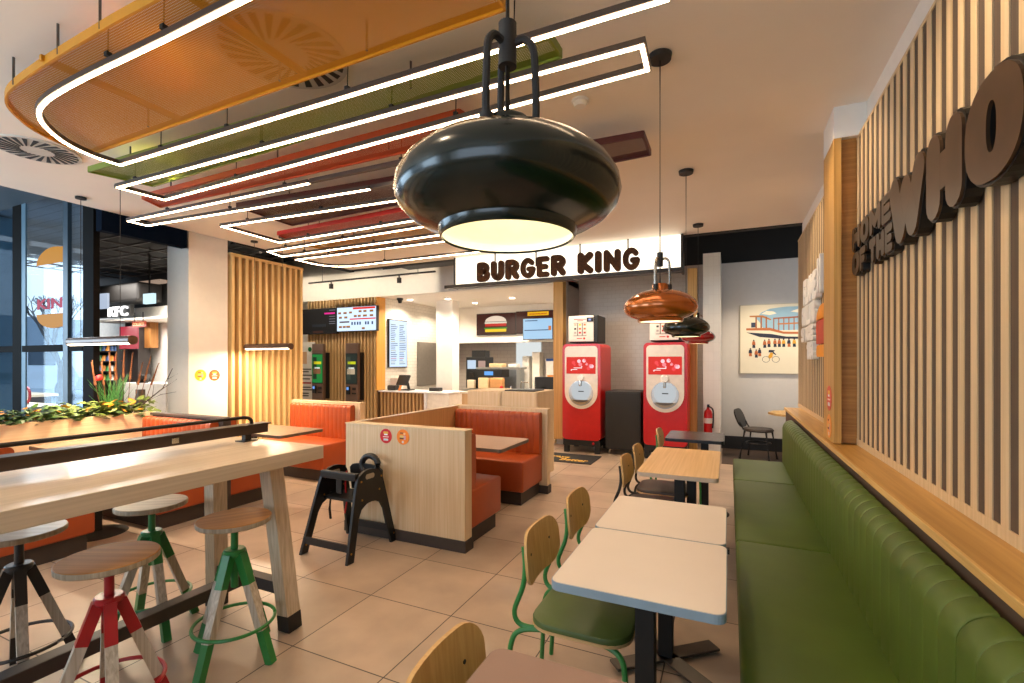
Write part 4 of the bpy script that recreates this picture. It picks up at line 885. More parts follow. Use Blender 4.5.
bits(d, 8.06, [('d8b08a', 0, a0+.1*wd, a0+.5*wd, b0+.64*hh, b0+.84*hh)]+[('5a5650', 0, a0+.12*wd, a0+R_.uniform(.6, .9)*wd, b0+k*hh, b0+(k+.02)*hh) for k in (.54, .5, .44, .38, .24, .2, .14, .1)]+[('c83c2c', 0, a0+.15*wd, a0+.8*wd, b0+.31*hh, b0+.335*hh)])
# track with two spotlights on the bulkhead
t = thing('spotlight_track', 'black lighting track with spotlights under the white bulkhead', 'track light', (-7.5, 7.6, 3.2))
obj('track', beam(B(), (-8.4, 7.62, 3.22), (-5.1, 7.62, 3.22), .035, .03), 'black', t)
for x in (-7.75, -5.95):
    h_ = obj('spotlight_head', cyl(B(), x, 7.62, 3.06, 3.16, .045, n=20), 'black', t, smooth=True); obj('spotlight_neck', bx(x-.01, x+.01, 7.61, 7.63, 3.16, 3.21), 'black', h_)
obj('track_hanger', tube(B(), [(-8.0, 7.62, 3.23), (-8.0, 7.62, 3.95)], .006, 6), 'black', t); obj('track_hanger', tube(B(), [(-5.5, 7.62, 3.23), (-5.5, 7.62, 3.95)], .006, 6), 'black', t)
t = thing('security_camera', 'small black dome camera under the kitchen ceiling edge', 'camera', (-6.1, 8.5, 2.83))
q = at(400, 298, y=8.5)
obj('base', cyl(B(), q.x, 8.5, 2.86, 2.9, .07, n=20), 'black', t, smooth=True); obj('dome', cyl(B(), q.x, 8.5, 2.79, 2.86, .035, .055, n=20), 'black', t, smooth=True)

# ================================================================ KITCHEN LEFT: TILL COUNTER, SCREEN, DOOR
xw = -6.92
t = thing('menu_screen', 'tall narrow portrait menu screen on the white kitchen side wall', 'screen', (xw+.05, 8.8, 1.37))
ya, yb = 8.44, 9.10
obj('casing', bx(xw, xw+.05, ya, yb, 1.36, 2.45, bev=.004), 'black', t); d = obj('display', bx(xw+.05, xw+.053, ya+.02, yb-.02, 1.38, 2.43), 'screen', t)
for k in range(22):
    z = 1.44+.042*k; h_ = ['5a6a8a', '5a6a8a', '5a6a8a', 'e0402c', '5a6a8a', '6a7a4a', 'd8c83c'][R_.randrange(7)]
    for c0 in (.06, .36): obj('printed_mark', bx(xw+.053, xw+.056, ya+c0, ya+c0+R_.uniform(.12, .24), z, z+.014), mat(h_, emit=.7), d)
single('grey_door_panel', bx(xw, xw+.03, 9.55, 10.35, .9, 1.98), mat('8d857c', .35, .5), 'grey metal door panel on the kitchen side wall right of the tall screen', 'door')
t = thing('till_counter', 'white topped till counter with slatted wooden front', 'counter', (-6.0, 8.4, 0))
obj('worktop', bx(-6.90, -5.12, 8.12, 8.75, .845, .875, bev=.003), mat('f2eff0', .3), t); obj('carcass', bx(-6.90, -5.72, 8.17, 8.75, 0, .845), wood('8a6238', '70502c', 'z'), t)
bm = B()
for i in range(12): box(bm, -6.86+i*.093, -6.86+i*.093+.045, 8.15, 8.17, 0, .845)
obj('slats', bm, wood('c8a070', 'ae8656', 'z', .55), t); obj('end_cladding', bx(-5.72, -5.66, 8.13, 8.75, 0, .845), mat('f0eef2', .4), t); obj('side_cabinet', bx(-5.66, -5.14, 8.16, 8.75, 0, .845), mat('ece4da', .5), t)
t = thing('till', 'black touch-screen till on the white counter', 'till', (-6.35, 8.4, .875))
obj('stand', beam(B(), (-6.33, 8.45, .875), (-6.36, 8.42, 1.05), .12, .05), 'black', t)
s = B(); beam(s, (-6.42, 8.30, .99), (-6.40, 8.40, 1.20), .34, .03); obj('touch_screen', s, 'black', t); obj('base', bx(-6.45, -6.22, 8.3, 8.5, .875, .90), 'black', t)
single('card_terminal', bx(-6.77, -6.55, 8.25, 8.4, .875, .985, bev=.02), mat('3a3634', .5), 'dark grey box terminal left of the till on the counter', 'terminal')
single('menu_card', beam(B(), (-6.42, 8.22, .876), (-6.40, 8.25, .99), .14, .005), mat('f08a2c', .5), 'small orange card leaning in front of the till', 'card')
single('clear_display_rack', bx(-6.88, -6.62, 8.5, 8.62, .875, 1.13), mat('e4d8d0', .4), 'pale rack of white and pink packets behind the terminal', 'rack')
single('receipt_printer', bx(-5.75, -5.5, 8.35, 8.5, .875, .95, bev=.01), mat('2e2a28', .5), 'low black printer right of the till on the counter', 'printer')
# kitchen downlight fittings
for px, py in ((410, 300), (448, 299), (475, 303), (512, 298), (492, 290)):
    q = at(px, py, z=2.897)
    if 8.3 < q.y < 11.4 and q.x < -2.9: single('recessed_downlight', cyl(B(), q.x, q.y, 2.888, 2.899, .06, n=20), mat('fff2dc', emit=6), 'small glowing recessed downlight in the white kitchen ceiling', 'downlight', 'recessed kitchen downlights')
# ================================================================ KITCHEN BACK
Y = 10.75
def menu_board(label, px0, px1, py0, py1, art):
    a0, a1, b0, b1 = prect(px0, px1, py0, py1, Y); t = thing('menu_board', label, 'menu board', (a0, Y, b0))
    obj('casing', bx(a0, a1, Y-.05, Y, b0, b1), 'black', t); d = obj('display', bx(a0+.01, a1-.01, Y-.053, Y-.05, b0+.01, b1-.01), mat('4a1c14', emit=.7), t); art(d, a0, a1, b0, b1)
def art1(d, a0, a1, b0, b1):
    w_, h_ = a1-a0, b1-b0; cx = a0+.5*w_
    def dome(z0, ww, hh, up=1): return [(cx+ww*w_*math.cos(a), b0+h_*(z0+up*hh*math.sin(a))) for a in [i*PI/14 for i in range(15)]]
    y = Y-.056
    for poly, h2, e in ((dome(.62, .27, .26), 'f0d8c0', 1), (rrect(cx-.28*w_, cx+.28*w_, b0+.52*h_, b0+.60*h_, .01), 'e8e0c8', 1), (rrect(cx-.27*w_, cx+.27*w_, b0+.40*h_, b0+.54*h_, .01), 'c82418', 1), (rrect(cx-.28*w_, cx+.28*w_, b0+.33*h_, b0+.41*h_, .01), '5a2010', .8), (rrect(cx-.29*w_, cx+.29*w_, b0+.27*h_, b0+.34*h_, .01), '4a9a2c', .9), (rrect(cx-.27*w_, cx+.27*w_, b0+.14*h_, b0+.27*h_, .02), 'f0c81c', 1.1)):
        obj('burger_layer', prism(B(), poly, -.003, 'xz', y), mat(h2, emit=e), d)
menu_board('maroon menu board with a big burger picture over the kitchen', 477.5, 516.5, 312.5, 335.5, art1)
def art2(d, a0, a1, b0, b1):
    w_, h_ = a1-a0, b1-b0; bits(d, Y-.053, [('f0b41c', 1, a0+.32*w_, a0+.88*w_, b0+.78*h_, b0+.95*h_), ('c8481c', .8, a0+.36*w_, a0+.84*w_, b0+.83*h_, b0+.88*h_)])
menu_board('maroon menu board with yellow header, behind the small pale blue screen', 516.8, 554, 310, 334, art2)
a0, a1, b0, b1 = prect(523.5, 553.5, 317.5, 340, 10.6)
t = thing('order_screen', 'pale blue order status screen hanging below the right menu board', 'screen', (a0, 10.6, b0))
d = screen_box(t, a0, a1, b0, b1, 10.6, col='a8d0f0', e=1.0); w_, h_ = a1-a0, b1-b0
bits(d, 10.547, [('3c5a8a', .6, a0+.06*w_, a0+.88*w_, b0+.42*h_, b0+.46*h_), ('3c5a8a', .6, a0+.08*w_, a0+.5*w_, b0+.86*h_, b0+.90*h_), ('d8782c', .9, a0+.86*w_, a0+.95*w_, b0+.42*h_, b0+.62*h_)])
obj('bracket', bx((a0+a1)/2-.02, (a0+a1)/2+.02, 10.6, 10.75, (b0+b1)/2, (b0+b1)/2+.04), 'black', t)
def kbox(nm, label, cat, px0, px1, py0, py1, y, d, m, bev=.01, extra=None, base=None):
    a0, a1, b0, b1 = prect(px0, px1, py0, py1, y); b0 = b0 if base is None else base; t = thing(nm, label, cat, ((a0+a1)/2, y, b0))
    obj('body', bx(a0, a1, y, y+d, b0, b1, bev=bev), m, t)
    if extra: extra(t, a0, a1, b0, b1, y)
    return t
def cof(t, a0, a1, b0, b1, y):
    w_, h_ = a1-a0, b1-b0
    obj('top_hopper', bx(a0+.25*w_, a1-.1*w_, y+.05, y+.3, b1, b1+.16), 'black', t); obj('display', bx(a0+.08*w_, a0+.5*w_, y-.004, y, b0+.62*h_, b0+.9*h_), mat('c8dcf0', emit=1), t); obj('display', bx(a0+.62*w_, a1-.03*w_, y-.004, y, b0+.55*h_, b0+.88*h_), mat('d8b0a0', emit=.7), t); obj('spout', bx(a0+.2*w_, a0+.4*w_, y-.05, y, b0+.35*h_, b0+.5*h_), 'blacksteel', t)
kbox('coffee_machine', 'black coffee machine with lit displays on the back counter', 'coffee machine', 466, 486, 357, 390, 10.0, .4, 'black', extra=cof, base=.86)
def sh(t, a0, a1, b0, b1, y): obj('display', bx(a0+.3*(a1-a0), a0+.65*(a1-a0), y-.004, y, b0+.25*(b1-b0), b0+.75*(b1-b0)), mat('6ab0ff', emit=1), t)
kbox('warming_unit', 'black shelf unit with a blue lit display beside the coffee machine', 'warming unit', 477, 502, 369.5, 377, 9.9, .4, 'black', extra=sh)
kbox('steel_shelf', 'thin steel shelf above the blue lit display', 'shelf', 476, 520, 367.5, 369.2, 9.9, .4, 'steel', bev=.002)
kbox('carton', 'pale cardboard carton on the steel shelf', 'box', 489, 502, 363.5, 367.4, 10.0, .25, mat('e0c090', .7))
kbox('carton', 'white carton on the right end of the steel shelf', 'box', 508, 516, 364, 367.4, 10.0, .25, mat('e8e4de', .7))
kbox('stacked_cups', 'stack of pale cups under the coffee machine', 'cups', 467, 474, 380, 384.5, 9.85, .1, mat('ead8b8', .6), base=.86)
kbox('paper_bags', 'crumpled brown paper bags behind the counter', 'paper bags', 489, 502.5, 378, 391, 9.82, .16, mat('c8925a', .8, bump=.4), bev=.04, base=.86)
kbox('carton', 'flat cream carton left of the brown paper bags', 'box', 478, 488, 378, 384, 9.82, .25, mat('ecd0a0', .7), base=.86)
kbox('red_cup', 'small red cup on the counter beside the paper bags', 'cup', 499.3, 501.8, 386, 390.3, 8.5, .08, mat('d0181c', .4), bev=.02, base=.89)
kbox('steel_fridge', 'ribbed grey steel cabinet beside the bright doorway', 'cabinet', 504, 516.5, 369.5, 391, 10.55, .5, mat('8f9499', .3, .7), base=0)
kbox('back_counter', 'steel back counter under the coffee machine', 'counter', 462, 521, 391, 420, 9.8, .7, 'steel', base=0)
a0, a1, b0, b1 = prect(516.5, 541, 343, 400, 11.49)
struct('door_1', bx(a0, a1, 11.47, 11.5, 0, b1+.1), mat('eaf0ef', emit=.9))  # door given its own glow to read as brightly lit
kbox('dispenser_rack', 'pale rack of bottles and tubes in the bright doorway', 'rack', 522, 529, 356, 387, 11.1, .3, mat('c9c4ba', .5), bev=.03, base=0)
kbox('white_cabinet', 'tall cream cabinet standing in the bright doorway', 'cabinet', 532, 539.5, 352, 392, 11.15, .3, mat('e4dccd', .5), base=0)
kbox('supply_shelf', 'white shelf with orange packs at the right of the kitchen doorway', 'shelf', 546, 554, 361, 392, 11.1, .3, mat('d8d2c8', .5), base=0, extra=lambda t, a0, a1, b0, b1, y: [obj('pack', bx(a0+.04, a1-.02, y-.02, y, b1-.5, b1-.35), mat('d8842c', .5), t), obj('pack', bx(a0+.03, a1-.02, y-.02, y, b1-.75, b1-.57), mat('4a3a30', .5), t), obj('pack', bx(a0, a1, y, y+.2, b1, b1+.06), mat('2c4c8a', .5), t)])
kbox('till_monitor', 'black till monitor at the right end of the serving counter', 'monitor', 534.5, 553.5, 377, 389, 8.5, .04, 'black', base=.97, extra=lambda t, a0, a1, b0, b1, y: obj('stand', bx((a0+a1)/2-.05, (a0+a1)/2+.05, y, y+.1, .89, b0+.05), 'black', t))
t = thing('serving_counter', 'long serving counter behind the wooden waste units', 'counter', (-4, 8.4, 0))
obj('worktop', bx(-4.9, -2.9, 8.2, 8.8, .86, .89), mat('d8cbb8', .4), t); obj('front', bx(-4.88, -2.9, 8.24, 8.78, 0, .86), wood('d9b488', 'c8a070', 'z'), t)
t = thing('tap', 'thin chrome tap standing on the serving counter', 'tap', (-3.9, 8.5, .89)); q = at(521, 384, y=8.4)
obj('spout', tube(B(), smooth_path([(q.x, 8.4, .89), (q.x, 8.4, 1.08), (q.x+.04, 8.4, 1.10), (q.x+.16, 8.4, 1.10)], 4), .008, 8), 'chrome', t, smooth=True)
for px in (507, 511):
    q = at(px, 388, y=8.4); single('shaker', cyl(B(), q.x, 8.4, .89, 1.02 if px == 511 else .97, .022, .016, n=14), 'chrome', 'small %s chrome shaker on the serving counter' % ('taller' if px == 511 else 'shorter'), 'shaker', smooth=True)
# waste units
def waste(label, x0, x1):
    t = thing('waste_unit', label, 'waste unit', ((x0+x1)/2, 5.5, 0))
    obj('cabinet', bx(x0, x1, 5.24, 5.82, .09, 1.135, bev=.003), 'lightwood', t); obj('door', bx(x0+.012, x1-.012, 5.228, 5.24, .12, 1.12, bev=.003), 'lightwood', t)
    for sx in (x0+.06, x1-.06):
        for sy in (5.30, 5.76):
            c = disc(B(), (sx-.012, sy, .038), .036, .024, 'x', 18); k = obj('caster', c, 'black', t); obj('caster_bracket', bx(sx-.02, sx+.02, sy-.02, sy+.02, .06, .09), 'blacksteel', k)
waste('pale wooden waste unit behind the middle booth, left of the two', -3.02, -2.545)
waste('pale wooden waste unit behind the middle booth, right one under the black tray', -2.54, -2.065)
single('tray', bx(-2.52, -2.12, 5.28, 5.62, 1.136, 1.152, bev=.006), mat('1c1a1a', .4), 'black serving tray lying on the right waste unit', 'tray')

# ================================================================ LIT NAME SIGN
t = thing('name_sign', 'long lit white name sign with brown lettering hanging at the ceiling edge', 'sign', (-2.28, 6.55, 2.68))
obj('lightbox', bx(-3.98, -.57, 6.53, 6.60, 2.715, 3.15), mat('fff0d8', emit=2.4), t)
obj('frame', bx(-4.0, -3.98, 6.50, 6.60, 2.66, 3.155), 'blacksteel', t); obj('frame', bx(-.57, -.54, 6.50, 6.72, 2.66, 3.155), 'blacksteel', t)
obj('bottom_rail', bx(-4.14, -.54, 6.44, 6.60, 2.665, 2.715), 'blacksteel', t)
for px in (495, 536, 580, 628):
    q = at(px, 250, y=6.48); obj('hanging_rod', bx(q.x-.009, q.x+.009, 6.475, 6.493, 2.9, 3.155), 'blacksteel', t)
BRN = mat('4a2c14', .9, noise=.35, scale=60, bump=.6); x = 0
for word, pa, pb in (('BURGER', 477, 565.5), ('KING', 577.5, 640)):
    xa = at(pa, 270, y=6.42).x; xb = at(pb, 262, y=6.42).x
    # letter by letter, chunky rounded
    wts = {'B': 1, 'U': 1, 'R': 1.02, 'G': 1.08, 'E': .88, 'K': 1.05, 'I': .45, 'N': 1.1}
    tot = sum(wts[c] for c in word)+.12*(len(word)-1); u = (xb-xa)/tot; cx = xa
    for c in word:
        tb = glyph(c, wts[c]*u, .30, .092, .05); place(tb, (cx, 6.43, 2.722), (1, 0, 0), (0, 0, 1)); obj('letter', tb, BRN, t); cx += (wts[c]+.12)*u

# ================================================================ DRINKS MACHINES
def machine(label, x, y, side):
    t = thing('drinks_machine', label, 'drinks machine', (x, y, 0))
    w2 = .32; P = lambda a, b, c, d, e, f, **k: bx(a, b, c, d, e, f, **k)
    b = B(); prism(b, rrect(-w2, w2, .215, 1.79, .07, 8), .74, 'xz', .02)
    obj('cabinet', b, 'red', t, local=True, smooth=True)
    for s in (1, -1): obj('foot', bx(s*.26-.04, s*.26+.04, .04, .12, 0, .2), 'black', t, local=True); obj('foot', bx(s*.26-.04, s*.26+.04, .6, .68, 0, .2), 'black', t, local=True)
    obj('base', bx(-w2+.01, w2-.01, .03, .74, .12, .215), 'black', t, local=True)
    obj('power_light', disc(B(), (.2, .018, .17), .02, .012, 'y', 14), mat('e02020', emit=.5), t, local=True)
    pf = [(-.275, 1.0)]+[(-.275+.06-.06*math.cos(a), 1.69+.06*math.sin(a)) for a in [i*PI/10 for i in range(6)]]+[(.275-.06+.06*math.sin(a), 1.69+.06*math.cos(a)) for a in [i*PI/10 for i in range(6)]]+[(.275*math.cos(a), 1.0-.275*math.sin(a)) for a in [i*PI/20 for i in range(21)]]
    b = B(); prism(b, pf[:-1], .012, 'xz', .008); fc = obj('face_panel', b, mat('e6d9cc', .3), t, local=True)
    b = B(); prism(b, rrect(-.245, .245, 1.30, 1.575, .008), .004, 'xz', .004); sc_ = obj('touch_screen', b, mat('e03028', emit=1.0), t, local=True)
    rr = random.Random(3)
    for i in range(16):
        q = (rr.uniform(-.2, .2), rr.uniform(1.33, 1.54)); r = rr.choice((.012, .018, .03)); b = B(); disc(b, (q[0], .002, q[1]), r, .002, 'y', 14); obj('bubble', b, mat(rr.choice(('ff8a94', 'ffd0d8', 'f04a50')), emit=1.1), sc_, local=True)
    for px_, ww in ((-.12, .14), (-.16, .10)):
        obj('caption', bx(px_, px_+ww, .0015, .004, 1.39+.0*ww if ww > .12 else 1.365, 1.40 if ww > .12 else 1.373), mat('ffffff', emit=1.2), sc_, local=True)
    b = B(); disc(b, (0, .001, .985), .205, .008, 'y', 44); nz = obj('dispense_bay', b, mat('cfd4d8', .25, .5), t, local=True)
    b = B(); disc(b, (0, -.0, 1.015), .165, .004, 'y', 36); obj('bay_back', b, mat('dfe6ea', emit=.7), nz, local=True)
    b = B(); prism(b, [(.19*math.cos(a), .975-.175*math.sin(a)) for a in [PI*.2+i*PI*.6/14 for i in range(15)]], -.03, 'xz', .001); obj('drip_tray', b, mat('9a8a72', .3, .5), nz, local=True)
    b = B(); prism(b, [(.165*math.cos(a), .935-.10*math.sin(a)) for a in [PI*.2+i*PI*.6/14 for i in range(15)]], -.004, 'xz', -.029); obj('drip_grille', b, mat('5a5048', .4), nz, local=True)
    b = B(); bmesh.ops.create_cone(b, cap_ends=True, segments=32, radius1=.06, radius2=.048, depth=.05, matrix=Matrix.Translation((0, -.015, 1.235)) @ Matrix.Rotation(PI/2, 4, 'X')); kn = obj('dispense_button', b, mat('f4efe8', .25), t, local=True, smooth=True)
    obj('nozzle', bx(-.02, .02, -.05, .01, 1.10, 1.19, bev=.006), 'chrome', t, local=True); obj('maker_plate', bx(-.04, .05, -.003, .0, 1.005, 1.02), 'black', nz, local=True)
    # ice unit on top
    ib = thing('ice_dispenser', 'white fronted cup unit on top of the red machine '+side, 'dispenser', (x, y, 1.79))
    obj('housing', bx(-.22, .26, .10, .62, .02, .47, bev=.008), 'black', ib, local=True); obj('front_panel', bx(-.235, .19, .08, .10, .04, .465, bev=.004), mat('ece2d8', .4), ib, local=True)
    fr = obj('window', bx(-.145, .075, .076, .08, .13, .35), mat('8a8078', .3), ib, local=True)
    for i, cx in enumerate((-.115, -.035, .045)):
        cup = obj('menu_column', bx(cx-.03, cx+.03, .073, .076, .14, .34), mat('e8ded2', .4), fr, local=True)
        for j, hh in enumerate((('e8b89a', '3a3430', 'b8a8a0'), ('f0d01c', 'e0602c', 'c8202c'), ('e07a3c', 'd86a3c', 'b0402c'))[i]): obj('printed_mark', bx(cx-.018, cx+.018, .071, .073, .30-.065*j, .33-.065*j), mat(hh, .5), cup, local=True)
    for z, a, b_ in ((.40, -.14, .07), (.375, -.08, .02), (.085, -.09, .0)): obj('red_caption', bx(a, b_, .077, .08, z, z+.012), mat('d03a2c', .5), ib, local=True)
    obj('red_roundel', disc(B(), (.035, .077, .09), .018, .003, 'y', 16), mat('d03a2c', .5), ib, local=True)
    c = obj('control_panel', bx(.08, .19, .072, .082, .36, .43), 'black', ib, local=True); obj('control_display', bx(.11, .15, .070, .072, .38, .41), mat('a8b8ff', emit=1), c, local=True)
    return t
machine('tall red drinks machine standing left of the black cabinet', -2.20, 7.5, 'left of the cabinet')
machine('tall red drinks machine standing right of the black cabinet', -.885, 7.5, 'right of the cabinet')
t = thing('black_cabinet', 'matt black cabinet on short feet between the two red machines', 'cabinet', (-1.53, 7.8, 0))
obj('body', bx(-1.82, -1.26, 7.6, 8.2, .09, 1.02, bev=.006), 'softblack', t); obj('door', bx(-1.80, -1.28, 7.59, 7.6, .11, 1.0, bev=.003), 'softblack', t)
for sx in (-1.76, -1.32):
    for sy in (7.66, 8.14): obj('foot', cyl(B(), sx, sy, 0, .09, .022, n=14), 'chrome', t)
t = thing('floor_mat', 'black floor mat with gold lettering in front of the left machine', 'mat', (-2.2, 7.05, 0))
obj('rubber_sheet', bx(-2.85, -1.82, 6.72, 7.36, 0, .012, bev=.004), mat('1c1a18', .9, bump=.3), t)
tb = text_bm('Always', 1, .002, fat=.02, width=.50, height=.16); place(tb, (-2.75, 7.02, .0135), (1, -.12, 0), (.1, 1, 0)); obj('gold_lettering', tb, mat('d8a838', .6), t)
tb = text_bm('Better', 1, .002, fat=.02, width=.42, height=.15); place(tb, (-2.34, 6.82, .0135), (1, -.0, 0), (.1, 1, 0)); obj('gold_lettering', tb, mat('d8a838', .6), t)
# fire extinguisher on its stand by the pier
q = at(708, 430, y=7.95); ex = q.x
t = thing('fire_extinguisher', 'red fire extinguisher hanging on the white tiled pier', 'fire extinguisher', (ex, 8.0, .45))
obj('cylinder', lathe(B(), [(0, .34), (.055, .34), (.062, .36), (.062, .68), (.05, .73), (.022, .76), (.018, .79), (0, .79)], 28, (ex, 8.0, 0)), 'red', t, smooth=True)
obj('handle', bx(ex-.015, ex+.02, 7.94, 8.03, .79, .83), 'black', t); obj('hose', tube(B(), smooth_path([(ex+.02, 7.98, .80), (ex+.07, 7.95, .75), (ex+.075, 7.94, .60), (ex+.065, 7.94, .47)], 5), .012, 8), 'black', t, smooth=True)
obj('label_band', cyl(B(), ex, 8.0, .54, .62, .0625, n=28), mat('e8dcd0', .5), t, smooth=True); obj('wall_bracket', bx(ex-.03, ex+.03, 8.05, 8.1, .50, .70), 'black', t)
single('extinguisher_sign', bx(ex-.09, ex+.09, 8.06, 8.1, .24, .335), 'black', 'black bracket plate under the fire extinguisher', 'bracket')

# ================================================================ FAR RIGHT CORNER: PICTURE, CHAIR, ROUND TABLE
Y = 8.99
a0, a1, b0, b1 = .165, 1.42, 1.29, 2.46
t = thing('wall_picture', 'large framed illustration of a restaurant and cyclist on the far wall', 'picture', ((a0+a1)/2, Y, b0))
obj('frame', bx(a0, a1, Y-.03, Y+.01, b0, b1, bev=.004), mat('bdb5a2', .5), t); d = obj('canvas', bx(a0+.012, a1-.012, Y-.033, Y-.03, b0+.012, b1-.012), mat('e6dcc2', .6, noise=.01), t)
W_, H_ = a1-a0, b1-b0
def pp(poly, h_, k=0): obj('painted_shape', prism(B(), [(a0+u*W_, b0+v*H_) for u, v in poly], -.0015, 'xz', Y-.033-.0015*k), mat(h_, .6, noise=.02), d)
pp([(.2, .80), (.26, .88), (.36, .93), (.55, .95), (.95, .95), (.95, .62), (.30, .62), (.24, .74)], '8fb4c8')
pp([(.26, .86), (.32, .90), (.40, .89), (.44, .86), (.36, .84)], 'ece4cc', 1); pp([(.60, .88), (.70, .92), (.80, .89), (.70, .86)], 'ece4cc', 1)
pp([(.12, .84), (.28, .84), (.38, .78), (.37, .765), (.27, .81), (.12, .82)], 'b5753c', 1)
for u in (.19, .25, .31): pp([(u, .66), (u+.018, .66), (u+.018, .82), (u, .82)], '9a5c2c', 2)
pp([(.14, .67), (.19, .67), (.19, .74), (.14, .74)], '2c3a52', 2); pp([(.08, .66), (.36, .66), (.52, .60), (.95, .58), (.95, .555), (.52, .57), (.36, .62), (.08, .63)], 'b5693a', 2)
pp([(.08, .60), (.38, .57), (.55, .53), (.95, .52), (.95, .49), (.50, .50), (.24, .53)], '22283a', 1)
for i in range(9): u = .40+.058*i; pp([(u, .62), (u+.012, .62), (u+.012, .80), (u, .80)], '9a5c3c', 2)
pp([(.40, .78), (.92, .80), (.92, .82), (.40, .80)], '9a5c3c', 3); pp([(.45, .70), (.92, .71), (.92, .73), (.45, .72)], 'b5753c', 3)
pr = random.Random(5)
for u, v in ((.17, .42), (.13, .30), (.20, .28), (.24, .30), (.30, .42), (.35, .43), (.42, .43), (.47, .43), (.52, .43), (.58, .43), (.64, .43), (.72, .42), (.80, .43), (.88, .42)):
    c1, c2 = pr.choice((('d9a02c', '22283a'), ('22283a', 'b5622c'), ('b5622c', '22283a')))
    pp([(u-.022, v), (u+.022, v), (u+.015, v+.05), (u-.015, v+.05)], c1, 1); pp([(u-.016, v-.045), (u+.02, v-.045), (u+.016, v), (u-.014, v)], c2, 1); pp([(u+.010*math.cos(a), v+.062+.011*math.sin(a)) for a in [i*PI/4 for i in range(8)]], '3a2418', 1)
for u in (.315, .43):
    for q_ in range(16):
        a, b_ = 2*PI*q_/16, 2*PI*(q_+1)/16; r1, r2 = .040, .045; pp([(u+r1*math.cos(a), .21+r1*math.sin(a)), (u+r2*math.cos(a), .21+r2*math.sin(a)), (u+r2*math.cos(b_), .21+r2*math.sin(b_)), (u+r1*math.cos(b_), .21+r1*math.sin(b_))], '4a4a4a', 1)
pp([(.34, .25), (.37, .31), (.40, .30), (.39, .24), (.36, .22)], 'd9a02c', 2); pp([(.345, .31), (.40, .31), (.42, .34), (.35, .345)], '22283a', 2); pp([(.39, .30), (.43, .27), (.435, .28), (.40, .32)], '22283a', 2)
t = thing('bentwood_chair', 'black bentwood chair standing by the far wall', 'chair', (.41, 8.2, 0), -.35)
CB = mat('15120f', .4)
obj('seat', lathe(B(), [(0, .43), (.20, .43), (.215, .45), (.20, .475), (0, .475)], 28), mat('3a2f26', .5), t, smooth=True, local=True)
for sx, sy in ((1, 1), (1, -1), (-1, 1), (-1, -1)): obj('leg', tube(B(), [(sx*.15, sy*.14, .44), (sx*.21, sy*.19, 0)], .017, 8), CB, t, local=True)
obj('stretcher', tube(B(), [(.17*math.cos(2*PI*k/24), .17*math.sin(2*PI*k/24), .25) for k in range(24)], .011, 6, closed=True), CB, t, local=True)
b = B(); prism(b, rrect(-.17, .17, 0, .30, .12), .022, 'xz', 0); M4 = Matrix.Translation((-.20, 0, .48)) @ Matrix.Rotation(-.38, 4, 'Y') @ Matrix.Rotation(PI/2, 4, 'Z'); bmesh.ops.transform(b, matrix=M4, verts=b.verts); obj('backrest', b, CB, t, local=True)
for sy in (-1, 1): obj('back_post', tube(B(), [(-.17, sy*.13, .45), (-.23, sy*.13, .56)], .014, 6), CB, t, local=True)
t = thing('round_table', 'round oak topped table beside the black bentwood chair', 'table', (.98, 8.2, 0))
obj('tabletop', cyl(B(), .98, 8.2, .70, .73, .44, n=10), 'oak', t); obj('pedestal', bx(.80, 1.16, 8.02, 8.38, .02, .70), mat('8d8880', .4), t, smooth=True); obj('foot', bx(.78, 1.18, 8.0, 8.40, 0, .02), 'black', t)

# ================================================================ WINDOW FACADE (plane y = 2.9)
FR = mat('120f0d', .8); FR.node_tree.nodes['Principled BSDF'].inputs['Specular IOR Level'].default_value = .08; YF = 2.9
GL = glass_mat('facade_glass')
def fx(px): return at(px, 300, y=YF).x
for nm, a, b_, m in (('window_1', fx(24), fx(64), FR), ('window_2', fx(71), fx(84), FR), ('window_3', -10.4, fx(14.5), FR)):
    ztr = 1.66
    f = B(); box(f, a, b_, YF-.02, YF+.02, ztr-.04, ztr+.04)
    o = struct(nm, f, m); struct('pane', bx(a, b_, YF+.005, YF+.015, .02, 3.5), GL, parent=o)
struct('trim_4', bx(fx(14.5), fx(24)-.03, YF-.02, YF+.02, 0, 3.6), FR); struct('trim_5', bx(fx(65), fx(71)-.03, YF-.02, YF+.02, 0, 3.6), mat('33424e', .4)); struct('trim_6', bx(fx(85), fx(95.5), YF-.02, YF+.04, 0, 3.95), FR)
struct('trim_7', bx(fx(24)-.03, fx(27), YF-.015, YF+.0, 0, 3.5), mat('5a7484', .4))
struct('column_facade', bx(-9.9, -9.6, 3.0, 3.3, 0, 3.6), mat('6f8fa0', .5))
# burger emblem decal on the glass with red lettering
cx = at(64, 290, y=YF-.01).x+.0
z0, z1 = 2.58, 2.84
xl = at(37, 262, y=YF).x
cut = fx(64)
def half(cz, hh, up, m, par):
    pts = [(cut, cz)]
    n = 14; cc = xl+.42
    for i in range(n+1):
        a = PI-(PI/2)*i/n*1.25; px_, pz = cc+.42*math.cos(a), cz+up*hh*math.sin(a)
        if px_ < cut: pts.append((px_, pz))
    pts.append((cut, cz+up*hh*.93)); b = B(); prism(b, pts, .003, 'xz', YF-.006); return obj('bun', b, m, par)
t = thing('window_decal', 'yellow bun emblem with red lettering stuck on the window glass', 'sign', (xl, YF, 1.9))
zt = at(50, 264, y=YF).z; zb = at(50, 308+6, y=YF).z; top = at(58, 246, y=YF).z; bot = at(55, 328, y=YF).z
half(zt, top-zt, 1, mat('f5a800', emit=.6), t); half(zb, zb-bot, -1, mat('f5a800', emit=.6), t)  # decal and letter colours glow in place of backlight through the glass
